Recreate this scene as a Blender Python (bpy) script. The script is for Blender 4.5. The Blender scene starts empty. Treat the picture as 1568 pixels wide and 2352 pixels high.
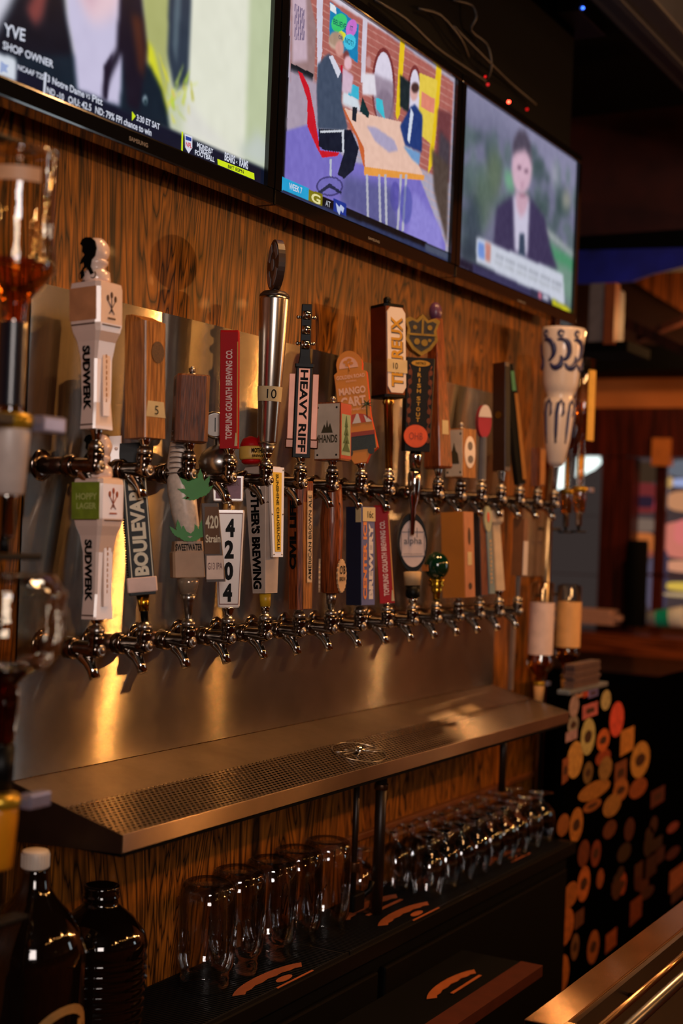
import bpy, bmesh, math, random
import numpy as np
from mathutils import Vector, Matrix, Euler
random.seed(4); rng = np.random.default_rng(7)
S = bpy.context.scene
COL = S.collection
# ---------------------------------------------------------------- camera
F = 3267.0; CX, CY = 784.0, 1176.0; D = 1.42; ZC = 1.5
X_ = Vector((2631 - CX, 1270 - CY, F)); a_ = .04
Z_ = Vector((a_, -1, -(X_.x * a_ - X_.y) / X_.z))
X_.normalize(); Z_.normalize(); Y_ = Z_.cross(X_)
ROT = Matrix((X_, Y_, Z_))                      # camera frame (right, down, forward) -> world
right = Vector((X_.x, Y_.x, Z_.x)); down = Vector((X_.y, Y_.y, Z_.y)); fwd = Vector((X_.z, Y_.z, Z_.z))
cam = bpy.data.cameras.new('camera'); cam_o = bpy.data.objects.new('camera', cam); COL.objects.link(cam_o)
M = Matrix((right, -down, -fwd)).transposed().to_4x4(); M.translation = Vector((0, -D, ZC))
cam_o.matrix_world = M
cam.sensor_fit = 'VERTICAL'; cam.sensor_height = 36.0; cam.lens = 36.0 * F / 2352
cam.clip_start = .05
cam.dof.use_dof = True; cam.dof.focus_distance = 2.42; cam.dof.aperture_fstop = 2.6; cam.dof.aperture_blades = 9
S.camera = cam_o
S.view_settings.view_transform = 'Standard'; S.view_settings.look = 'None'
S.view_settings.gamma = 1; S.view_settings.exposure = 0.0

def lin(c):
    c = [v / 255 for v in c[:3]]
    return tuple(v / 12.92 if v <= .04045 else ((v + .055) / 1.055) ** 2.4 for v in c)
# ---------------------------------------------------------------- world + lights
w = bpy.data.worlds.new('world'); S.world = w; w.use_nodes = True
w.node_tree.nodes['Background'].inputs[0].default_value = (1, .62, .38, 1)
w.node_tree.nodes['Background'].inputs[1].default_value = .012

def area(name, loc, target, size, power, col, sy=None, spread=None):
    l = bpy.data.lights.new(name, 'AREA'); l.energy = power; l.color = col; l.size = size
    if sy: l.shape = 'RECTANGLE'; l.size_y = sy
    if spread: l.spread = spread
    o = bpy.data.objects.new(name, l); COL.objects.link(o)
    o.location = loc; o.rotation_euler = (Vector(target) - Vector(loc)).to_track_quat('-Z', 'Y').to_euler()
    return o
def point(name, loc, power, col, r=.03):
    l = bpy.data.lights.new(name, 'POINT'); l.energy = power; l.color = col; l.shadow_soft_size = r
    o = bpy.data.objects.new(name, l); COL.objects.link(o); o.location = loc
    return o
WARM = (1, .50, .19); AMB = (1, .36, .08); PALE = (1, .85, .78); DAY = (.80, .93, 1)
area('room_daylight', (-1.4, -2.9, 2.30), (2.1, 0, 1.6), 1.0, 52, PALE, 1.1)
area('window_daylight', (5.7, -4.1, 1.75), (3.6, 0, 1.55), .45, 8, DAY, 1.5)
area('bar_downlight', (2.9, -1.0, 3.15), (2.5, -.05, 1.8), .25, 12, WARM)
area('aisle_fill_light', (2.3, -.55, 3.15), (2.3, -1.5, .6), .3, 22, WARM)  # added lamp without a known fixture, warms the bar front mirrored in the steel
# ---------------------------------------------------------------- photo helpers
def ray(px, py): return right * ((px - CX) / F) + down * ((py - CY) / F) + fwd
def ony(px, py, y):
    d = ray(px, py); t = (y + D) / d.y; return Vector((d.x * t, y, d.z * t + ZC))
def onx(px, py, x):
    d = ray(px, py); t = x / d.x; return Vector((x, d.y * t - D, d.z * t + ZC))
def onz(px, py, z):
    d = ray(px, py); t = (z - ZC) / d.z; return Vector((d.x * t, d.y * t - D, z))
def kk(p): return F / (Vector(p) - Vector((0, -D, ZC))).dot(fwd)      # pixels per metre at p
# ---------------------------------------------------------------- materials
def nodes(name):
    m = bpy.data.materials.new(name); m.use_nodes = True; nt = m.node_tree
    return m, nt, nt.nodes['Principled BSDF']
def setc(b, c, r=.5, metal=0, spec=.5, coat=0):
    b.inputs['Base Color'].default_value = (*c, 1); b.inputs['Roughness'].default_value = r
    b.inputs['Metallic'].default_value = metal; b.inputs['Specular IOR Level'].default_value = spec
    b.inputs['Coat Weight'].default_value = coat
_mc = {}
def mat(name, c, r=.5, metal=0, spec=.5, coat=0, var=.12, vs=30, emit=0):
    if name in _mc: return _mc[name]
    m, nt, b = nodes(name); c = lin(c); setc(b, c, r, metal, spec, coat)
    if var:
        tc = nt.nodes.new('ShaderNodeTexCoord'); n = nt.nodes.new('ShaderNodeTexNoise'); n.inputs['Scale'].default_value = vs
        n.inputs['Detail'].default_value = 4
        cr = nt.nodes.new('ShaderNodeValToRGB'); cr.color_ramp.elements[0].position = .3; cr.color_ramp.elements[1].position = .7
        cr.color_ramp.elements[0].color = (*[v * (1 - var) for v in c], 1); cr.color_ramp.elements[1].color = (*[min(1, v * (1 + var)) for v in c], 1)
        nt.links.new(tc.outputs['Object'], n.inputs['Vector']); nt.links.new(n.outputs['Fac'], cr.inputs['Fac']); nt.links.new(cr.outputs['Color'], b.inputs['Base Color'])
    if emit:
        b.inputs['Emission Color'].default_value = (*c, 1); b.inputs['Emission Strength'].default_value = emit
    _mc[name] = m; return m
def emis(name, c, s=1.0):
    if name in _mc: return _mc[name]
    m = bpy.data.materials.new(name); m.use_nodes = True; nt = m.node_tree; nt.nodes.clear()
    e = nt.nodes.new('ShaderNodeEmission'); e.inputs[0].default_value = (*lin(c), 1); e.inputs[1].default_value = s
    o = nt.nodes.new('ShaderNodeOutputMaterial'); nt.links.new(e.outputs[0], o.inputs[0]); _mc[name] = m; return m
def wood(name, dark, light, sx=60, sz=3, warp=.5, r=.35, bands=True, coat=.2, lines=.6, axis='z'):
    if name in _mc: return _mc[name]
    m, nt, b = nodes(name); L = nt.links.new
    setc(b, lin(light), r, 0, .4, coat)
    tc = nt.nodes.new('ShaderNodeTexCoord'); mp = nt.nodes.new('ShaderNodeMapping')
    b.inputs['Specular IOR Level'].default_value = .22
    sc = {'z': (1, 1, sz / sx), 'x': (sz / sx, 1, 1), 'y': (1, sz / sx, 1)}[axis]
    mp.inputs['Scale'].default_value = sc; L(tc.outputs['Object'], mp.inputs['Vector'])
    n1 = nt.nodes.new('ShaderNodeTexNoise'); n1.inputs['Scale'].default_value = sx * .16; n1.inputs['Detail'].default_value = 3; n1.inputs['Distortion'].default_value = warp
    L(mp.outputs[0], n1.inputs['Vector'])
    mul = nt.nodes.new('ShaderNodeMath'); mul.operation = 'MULTIPLY'; mul.inputs[1].default_value = 16; L(n1.outputs['Fac'], mul.inputs[0])
    fr = nt.nodes.new('ShaderNodeMath'); fr.operation = 'PINGPONG'; fr.inputs[1].default_value = .5; L(mul.outputs[0], fr.inputs[0])
    cr = nt.nodes.new('ShaderNodeValToRGB'); e = cr.color_ramp.elements
    e[0].position = .0; e[0].color = (*lin(dark), 1); e[1].position = .42; e[1].color = (*lin(light), 1)
    e2 = e.new(.12); e2.color = (*[lin(dark)[i] * .55 + lin(light)[i] * .45 for i in range(3)], 1)
    L(fr.outputs[0], cr.inputs['Fac'])
    n2 = nt.nodes.new('ShaderNodeTexNoise'); n2.inputs['Scale'].default_value = sx * 2.2; n2.inputs['Detail'].default_value = 5; L(mp.outputs[0], n2.inputs['Vector'])
    cr2 = nt.nodes.new('ShaderNodeValToRGB'); cr2.color_ramp.elements[0].position = .35; cr2.color_ramp.elements[1].position = .6
    cr2.color_ramp.elements[0].color = (1 - lines, 1 - lines, 1 - lines, 1); cr2.color_ramp.elements[1].color = (1, 1, 1, 1); L(n2.outputs['Fac'], cr2.inputs['Fac'])
    mx = nt.nodes.new('ShaderNodeMix'); mx.data_type = 'RGBA'; mx.blend_type = 'MULTIPLY'; mx.inputs['Factor'].default_value = 1
    L(cr.outputs[0], mx.inputs['A']); L(cr2.outputs[0], mx.inputs['B']); L(mx.outputs['Result'], b.inputs['Base Color'])
    bp = nt.nodes.new('ShaderNodeBump'); bp.inputs['Strength'].default_value = .15; bp.inputs['Distance'].default_value = .002
    L(cr2.outputs[0], bp.inputs['Height']); L(bp.outputs[0], b.inputs['Normal'])
    _mc[name] = m; return m
def steel(name, c=(150, 146, 140), r=.11, spread=.38, axis=(0, 0, 1), holes=False, haze=.26, hr=.42):
    """brushed steel: the brushing lines tilt the surface normal along one axis only"""
    m, nt, b = nodes(name); L = nt.links.new; setc(b, lin(c), r, 1)
    def N(t, **k):
        q = nt.nodes.new(t)
        for a_, v_ in k.items(): setattr(q, a_, v_)
        return q
    b.inputs['Anisotropic'].default_value = 1.0; tg = N('ShaderNodeVectorMath', operation='CROSS_PRODUCT'); ge = N('ShaderNodeNewGeometry'); tg.inputs[1].default_value = (1, 0, 0); L(ge.outputs['Normal'], tg.inputs[0])
    L(tg.outputs[0], b.inputs['Tangent'])
    tc = N('ShaderNodeTexCoord')
    sc = N('ShaderNodeVectorMath', operation='SCALE'); sc.inputs['Scale'].default_value = 91733.0; L(ge.outputs['Position'], sc.inputs[0])
    wn = N('ShaderNodeTexWhiteNoise', noise_dimensions='3D'); L(sc.outputs[0], wn.inputs['Vector'])
    s1 = N('ShaderNodeMath', operation='SUBTRACT'); s1.inputs[1].default_value = .5; L(wn.outputs['Value'], s1.inputs[0])
    ab = N('ShaderNodeMath', operation='ABSOLUTE'); L(s1.outputs[0], ab.inputs[0])
    ml = N('ShaderNodeMath', operation='MULTIPLY'); L(s1.outputs[0], ml.inputs[0]); L(ab.outputs[0], ml.inputs[1])
    m2 = N('ShaderNodeMath', operation='MULTIPLY'); m2.inputs[1].default_value = 4 * spread; L(ml.outputs[0], m2.inputs[0])
    ax = N('ShaderNodeVectorMath', operation='SCALE'); L(tg.outputs[0], ax.inputs[0]); L(m2.outputs[0], ax.inputs['Scale'])
    nz = N('ShaderNodeTexNoise'); nz.inputs['Scale'].default_value = 7; nz.inputs['Detail'].default_value = 2; L(tc.outputs['Object'], nz.inputs['Vector'])
    nb = N('ShaderNodeVectorMath', operation='SUBTRACT'); nb.inputs[1].default_value = (.5, .5, .5); L(nz.outputs['Color'], nb.inputs[0])
    ns = N('ShaderNodeVectorMath', operation='SCALE'); ns.inputs['Scale'].default_value = .012; L(nb.outputs[0], ns.inputs[0])
    ad = N('ShaderNodeVectorMath', operation='ADD'); L(ge.outputs['Normal'], ad.inputs[0]); L(ax.outputs[0], ad.inputs[1])
    a2 = N('ShaderNodeVectorMath', operation='ADD'); L(ad.outputs[0], a2.inputs[0]); L(ns.outputs[0], a2.inputs[1])
    no = N('ShaderNodeVectorMath', operation='NORMALIZE'); L(a2.outputs[0], no.inputs[0]); L(no.outputs[0], b.inputs['Normal'])
    n2 = N('ShaderNodeTexNoise'); n2.inputs['Scale'].default_value = 5; n2.inputs['Detail'].default_value = 8; n2.inputs['Roughness'].default_value = .7; L(tc.outputs['Object'], n2.inputs['Vector'])
    cr = N('ShaderNodeValToRGB'); cc = lin(c); cr.color_ramp.elements[0].position = .3; cr.color_ramp.elements[1].position = .7
    cr.color_ramp.elements[0].color = (*[v * .72 for v in cc], 1); cr.color_ramp.elements[1].color = (*[min(1, v * 1.2) for v in cc], 1)
    L(n2.outputs['Fac'], cr.inputs['Fac']); L(cr.outputs[0], b.inputs['Base Color'])
    hz = N('ShaderNodeBsdfGlossy'); hz.inputs['Roughness'].default_value = hr; L(cr.outputs[0], hz.inputs['Color'])
    mh = N('ShaderNodeMixShader'); mh.inputs[0].default_value = haze; L(b.outputs[0], mh.inputs[1]); L(hz.outputs[0], mh.inputs[2]); L(mh.outputs[0], nt.nodes['Material Output'].inputs[0])
    if holes:
        sp = nt.nodes.new('ShaderNodeSeparateXYZ'); L(tc.outputs['Object'], sp.inputs[0])
        def mth(op, a, c2=None, c3=None):
            q = nt.nodes.new('ShaderNodeMath'); q.operation = op
            for i, v in enumerate((a, c2, c3)):
                if v is None: continue
                if isinstance(v, (int, float)): q.inputs[i].default_value = v
                else: L(v, q.inputs[i])
            return q.outputs[0]
        u = mth('DIVIDE', sp.outputs[0], .0115); v = mth('DIVIDE', sp.outputs[1], .0072)
        row = mth('FLOOR', v); par = mth('MODULO', mth('ABSOLUTE', row), 2); u2 = mth('ADD', u, mth('MULTIPLY', par, .5))
        fu = mth('SUBTRACT', mth('FRACT', u2), .5); fv = mth('SUBTRACT', mth('FRACT', v), .5)
        r2 = mth('ADD', mth('POWER', mth('ABSOLUTE', mth('DIVIDE', fu, .31)), 2.0), mth('POWER', mth('ABSOLUTE', mth('DIVIDE', fv, .30)), 2.0))
        h = mth('LESS_THAN', r2, 1.0)
        tr = nt.nodes.new('ShaderNodeBsdfTransparent'); mix = nt.nodes.new('ShaderNodeMixShader')
        L(h, mix.inputs[0]); L(mh.outputs[0], mix.inputs[1]); L(tr.outputs[0], mix.inputs[2]); L(mix.outputs[0], nt.nodes['Material Output'].inputs[0])
    return m
def glass(name, tint=(255, 255, 255), gl=.9, rough=.02, dens=.0):
    m = bpy.data.materials.new(name); m.use_nodes = True; nt = m.node_tree; nt.nodes.clear(); L = nt.links.new
    t = nt.nodes.new('ShaderNodeBsdfTransparent'); t.inputs[0].default_value = (*lin(tint), 1)
    g = nt.nodes.new('ShaderNodeBsdfGlossy'); g.inputs['Roughness'].default_value = rough; g.inputs[0].default_value = (gl, gl, gl, 1)
    lw = nt.nodes.new('ShaderNodeLayerWeight'); lw.inputs['Blend'].default_value = .28
    mr = nt.nodes.new('ShaderNodeMapRange'); mr.inputs['To Min'].default_value = .075 + dens; mr.inputs['To Max'].default_value = .75
    L(lw.outputs['Fresnel'], mr.inputs['Value'])
    tc = nt.nodes.new('ShaderNodeTexCoord'); n = nt.nodes.new('ShaderNodeTexNoise'); n.inputs['Scale'].default_value = 55; L(tc.outputs['Object'], n.inputs['Vector'])
    bp = nt.nodes.new('ShaderNodeBump'); bp.inputs['Strength'].default_value = .35; bp.inputs['Distance'].default_value = .002; L(n.outputs['Fac'], bp.inputs['Height']); L(bp.outputs[0], g.inputs['Normal'])
    mx = nt.nodes.new('ShaderNodeMixShader'); L(mr.outputs[0], mx.inputs[0]); L(t.outputs[0], mx.inputs[1]); L(g.outputs[0], mx.inputs[2])
    o = nt.nodes.new('ShaderNodeOutputMaterial'); L(mx.outputs[0], o.inputs[0]); return m
CHROME = mat('chrome', (205, 198, 190), .1, 1, var=.05, vs=60)
SATIN = mat('satin steel', (170, 165, 160), .28, 1, var=.08)
BRASS = mat('brass', (190, 140, 60), .25, 1)
GOLD = mat('gold', (220, 170, 50), .22, 1)
BLACK = mat('black plastic', (7, 7, 7), .45, spec=.18)
MATTE = mat('matte black', (4, 4, 4), .8, spec=.1)
RUBBER = mat('rubber', (6, 6, 6), .6, spec=.25)
WHITE = mat('white enamel', (225, 212, 205), .25, coat=.4, var=.03)
PAPER = mat('masking tape', (205, 185, 140), .7)
INK = mat('black ink', (6, 6, 7), .6, spec=.15, var=0)
STEEL = steel('brushed steel panel')
STEELT = steel('brushed steel tray', (168, 156, 146), .3, .5, (0, 1, -.2))
PERF = steel('perforated steel', (165, 150, 138), .2, .4, (0, 1, -.2), holes=True)
WALLW = wood('oak panelling', (28, 14, 4), (176, 104, 28), sx=34, sz=4.2, warp=2.6, r=.42, lines=.6, coat=.04)
WALNUT = wood('brown wood block', (92, 45, 18), (140, 74, 32), sx=260, sz=14, r=.4)
PINE = wood('light wood block', (150, 88, 34), (200, 132, 64), sx=220, sz=10, r=.45)
REDWOOD = wood('red brown wood', (96, 42, 16), (158, 78, 34), sx=240, sz=12, r=.35)
DARKW = wood('dark brown beam', (26, 10, 5), (66, 28, 13), sx=40, sz=2, r=.6)
MAHOG = wood('mahogany frame', (50, 14, 5), (92, 30, 12), sx=40, sz=2, r=.5)
GLASS = glass('clear glass'); GLASSB = glass('bottle glass', (245, 240, 228)); AMBERG = glass('amber glass', (60, 24, 8), .8, .05, .02)
WHISKY = glass('amber liquor', (246, 184, 104), .9, .03, .03); REDL = glass('red liquor', (150, 22, 6), .9, .03, .03)
# ---------------------------------------------------------------- geometry
def tag(o, label=None, cat=None, group=None, kind=None):
    if label: o['label'] = label
    if cat: o['category'] = cat
    if group: o['group'] = group
    if kind: o['kind'] = kind
    return o
def empty(name, loc, rz=0, tilt=0):
    o = bpy.data.objects.new(name, None); COL.objects.link(o); o.empty_display_size = .02
    o.rotation_mode = 'XYZ'; o.location = loc
    o.rotation_euler = (Matrix.Rotation(tilt, 4, 'X') @ Matrix.Rotation(rz, 4, 'Z')).to_euler()
    return o
_tx = {}
def text_raw(s, bold):
    key = (s, bold)
    if key in _tx: return _tx[key]
    c = bpy.data.curves.new('t', 'FONT'); c.body = s; c.offset = bold; c.resolution_u = 3; c.align_x = 'LEFT'
    o = bpy.data.objects.new('t', c); COL.objects.link(o)
    dg = bpy.context.evaluated_depsgraph_get(); dg.update()
    me = bpy.data.meshes.new_from_object(o.evaluated_get(dg))
    V = np.array([v.co[:] for v in me.vertices]); P = [tuple(p.vertices) for p in me.polygons]
    bpy.data.meshes.remove(me); bpy.data.objects.remove(o); bpy.data.curves.remove(c)
    mn, mx = V.min(0), V.max(0); V = (V - mn) / np.maximum(mx - mn, 1e-6)
    _tx[key] = (V, P); return V, P
class G:
    def __init__(s, sc=1.0): s.bm = bmesh.new(); s.sc = sc
    def add(s, V, Fs, M=None, smooth=False):
        vs = []
        for v in V:
            v = Vector(v)
            if M is not None: v = M @ v
            vs.append(s.bm.verts.new(v * s.sc))
        for f in Fs:
            try:
                q = s.bm.faces.new([vs[i] for i in f]); q.smooth = smooth
            except ValueError: pass
        return s
    def box(s, x0, x1, y0, y1, z0, z1, bev=0, M=None):
        b = bmesh.new(); bmesh.ops.create_cube(b, size=1)
        for v in b.verts: v.co = Vector((x0 + (v.co.x + .5) * (x1 - x0), y0 + (v.co.y + .5) * (y1 - y0), z0 + (v.co.z + .5) * (z1 - z0)))
        if bev: bmesh.ops.bevel(b, geom=b.edges[:], offset=bev, segments=2, profile=.6, affect='EDGES')
        b.verts.index_update(); s.add([v.co for v in b.verts], [[v.index for v in f.verts] for f in b.faces], M); b.free(); return s
    def stack(s, secs, n=1, M=None, ox=0, oy=0, bev=.12):
        """rectangular sections (h, w, d[, cx, cy]) lofted upward, chamfered corners"""
        V = []; Fs = []
        for q in secs:
            h, w, d = q[:3]; cx = q[3] if len(q) > 3 else 0; cy = q[4] if len(q) > 4 else 0
            c = min(w, d) * bev; hw, hd = w / 2, d / 2
            for x, y in ((-hw + c, -hd), (hw - c, -hd), (hw, -hd + c), (hw, hd - c), (hw - c, hd), (-hw + c, hd), (-hw, hd - c), (-hw, -hd + c)):
                V.append((x + cx + ox, y + cy + oy, h))
        m = len(secs)
        for i in range(m - 1):
            for j in range(8): Fs.append((i * 8 + j, i * 8 + (j + 1) % 8, i * 8 + 8 + (j + 1) % 8, i * 8 + 8 + j))
        Fs.append(tuple(range(7, -1, -1))); Fs.append(tuple((m - 1) * 8 + j for j in range(8)))
        return s.add(V, Fs, M)
    def lathe(s, prof, n=24, M=None, cap=True, smooth=True, sx=1, sy=1):
        V = []; Fs = []
        for r, z in prof:
            for j in range(n):
                a = 2 * math.pi * j / n; V.append((r * math.cos(a) * sx, r * math.sin(a) * sy, z))
        m = len(prof)
        for i in range(m - 1):
            for j in range(n): Fs.append((i * n + j, i * n + (j + 1) % n, (i + 1) * n + (j + 1) % n, (i + 1) * n + j))
        if cap:
            Fs.append(tuple(range(n - 1, -1, -1))); Fs.append(tuple((m - 1) * n + j for j in range(n)))
        return s.add(V, Fs, M, smooth)
    def tube(s, pts, rs, n=12, M=None, smooth=True, flat=1.0):
        pts = [Vector(p) for p in pts]
        if not isinstance(rs, (list, tuple)): rs = [rs] * len(pts)
        V = []; Fs = []; up = Vector((1, 0, 0))
        for i, p in enumerate(pts):
            t = (pts[min(i + 1, len(pts) - 1)] - pts[max(i - 1, 0)]).normalized()
            if abs(t.dot(up)) > .95: up = Vector((0, 1, 0)) if abs(t.y) < .9 else Vector((0, 0, 1))
            a = (up - t * up.dot(t)).normalized(); b = t.cross(a)
            for j in range(n):
                th = 2 * math.pi * j / n; V.append(p + a * rs[i] * flat * math.cos(th) + b * rs[i] * math.sin(th))
        for i in range(len(pts) - 1):
            for j in range(n): Fs.append((i * n + j, i * n + (j + 1) % n, (i + 1) * n + (j + 1) % n, (i + 1) * n + j))
        Fs.append(tuple(range(n - 1, -1, -1))); Fs.append(tuple((len(pts) - 1) * n + j for j in range(n)))
        return s.add(V, Fs, M, smooth)
    def prism(s, pts, y0, y1, M=None):
        """outline in x,z extruded along y"""
        n = len(pts); V = [(p[0], y0, p[1]) for p in pts] + [(p[0], y1, p[1]) for p in pts]
        Fs = [tuple(range(n)), tuple(range(2 * n - 1, n - 1, -1))] + [(i, n + i, n + (i + 1) % n, (i + 1) % n) for i in range(n)]
        return s.add(V, Fs, M)
    def sphere(s, c, r, n=16, sx=1, sy=1, sz=1):
        prof = [(r * math.sin(math.pi * i / n) + 1e-5, -r * math.cos(math.pi * i / n) * sz) for i in range(n + 1)]
        return s.lathe(prof, 2 * n, Matrix.Translation(c), sx=sx, sy=sy)
    def text(s, t, o, u, v, W, H, bold=0, th=.6):
        """text filling W x H from corner o, along u, up v"""
        V, P = text_raw(t, bold); o = Vector(o); u = Vector(u); v = Vector(v); nn = u.cross(v)
        A = [o + u * (q[0] * W) + v * (q[1] * H) + nn * th for q in V]
        return s.add(A, P)
    def build(s, name, m, parent=None, label=None, kind=None):
        me = bpy.data.meshes.new(name)
        bmesh.ops.recalc_face_normals(s.bm, faces=s.bm.faces[:]) if len(s.bm.faces) < 20000 else None
        s.bm.to_mesh(me); s.bm.free(); me.materials.append(m)
        o = bpy.data.objects.new(name, me); COL.objects.link(o)
        if parent is not None: o.parent = parent
        if label: o['label'] = label
        if kind: o['kind'] = kind
        return o
def copy_tree(o, parent=None):
    c = o.copy(); COL.objects.link(c); c.parent = parent
    for ch in [q for q in o.children]: copy_tree(ch, c)
    return c
def ell(cx, cz, rx, rz, n=24, a0=0, a1=360):
    return [(cx + rx * math.cos(math.radians(a0 + (a1 - a0) * i / (n if a1 - a0 < 360 else n))), cz + rz * math.sin(math.radians(a0 + (a1 - a0) * i / n))) for i in range(n + (1 if a1 - a0 < 360 else 0))]
# ================================================================ SETTING
def struct(name, g, m): return g.build(name, m, kind='structure')
struct('wall_bar', G().box(-1.2, 3.62, 0, .12, 0, 3.3), WALLW)
struct('trim_1', G().box(3.62, 3.66, -.012, .13, 0, 3.3, .004), MAHOG)
struct('floor', G().box(-3.2, 9, -4.2, 5, -.05, 0), mat('floor', (38, 26, 20), .4))
struct('ceiling', G().box(-3.2, 9, -4.2, 5, 3.3, 3.35), MATTE)
struct('wall_back', G().box(-3.2, 9, -4.3, -4.2, 0, 3.3), DARKW)
struct('wall_left', G().box(-3.3, -3.2, -4.2, 5, 0, 3.3), DARKW)
struct('wall_right', G().box(7.2, 7.3, -4.2, 5, 0, 3.3), mat('far wall plaster', (120, 70, 36), .7))
struct('trim_2', G().box(1.99, 3.60, -.014, -.0005, ZC - .665, ZC - .652, .002), mat('moulding', (120, 66, 28), .4))
struct('wall_above', G().box(-1.2, 3.66, -.018, -.0005, ZC + 1.0, 3.299), MATTE)
# ---------------- steel back panel
bz = ZC - .396
pan = tag(G().box(1.566, 3.306, -.004, -.0005, bz + .001, ZC + .330).build('steel_backsplash', STEEL), 'brushed stainless steel panel on the wall behind both rows of taps', 'backsplash')
# ---------------- drip tray
T = empty('drip_tray', (1.566, 0, bz)); tag(T, 'long stainless steel drip tray below the taps', 'drip tray')
TL = 3.305 - 1.566; sl = -.0484 / .208
def zt(y): return sl * -y
g = G(); g.add([(0, -.0045, 0), (TL, -.0045, 0), (TL, -.103, zt(-.103)), (0, -.103, zt(-.103)), (0, -.0045, -.002), (TL, -.0045, -.002), (TL, -.103, zt(-.103) - .002), (0, -.103, zt(-.103) - .002)],
      [(0, 1, 2, 3), (7, 6, 5, 4), (0, 4, 5, 1), (1, 5, 6, 2), (2, 6, 7, 3), (3, 7, 4, 0)]); g.build('back_deck', STEELT, T)
g = G(); g.add([(0, -.103, zt(-.103)), (TL, -.103, zt(-.103)), (TL, -.205, zt(-.205)), (0, -.205, zt(-.205))], [(0, 1, 2, 3)]); g.build('perforated_grate', PERF, T)
g = G(); g.box(0, TL, -.209, -.205, -.0735, -.0475, .0008); g.build('front_lip', steel('steel lip', (180, 162, 150), .25, .4), T)
g = G()
for xx in (-.003, TL): G().prism([(-.209, -.0735), (-.209, -.0478), (-.001, .0), (-.001, -.085)], xx, xx + .003, Matrix(((0, 1, 0, 0), (1, 0, 0, 0), (0, 0, 1, 0), (0, 0, 0, 1)))).build('end_plate', mat('dull steel side', (70, 60, 52), .45, .9), T)
g = G(); g.box(.003, TL - .003, -.205, -.003, -.080, -.072); g.build('basin', MATTE, T)
# glass rinser
p = ony(825, 1730, -.155); p.z = bz + zt(-.155) + .002; R = empty('glass_rinser', p); tag(R, 'round glass rinser set in the drip tray grate', 'rinser')
g = G(); g.tube([(.066 * math.cos(a), .046 * math.sin(a), .0235 * .046 / .1 * math.sin(a)) for a in [math.radians(i * 10) for i in range(37)]], .0012, 6); g.build('rim', SATIN, R)
g = G()
for k in range(10):
    a = k * math.pi / 5; g.tube([(.012 * math.cos(a), .012 * math.sin(a), .002), (.060 * math.cos(a), .040 * math.sin(a), .003)], .0011, 5)
g.build('spokes', SATIN, R)
G().lathe([(.011, 0), (.012, .004), (.009, .008), (.006, .012), (.003, .0125)], 16).build('nozzle', CHROME, R)
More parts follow.
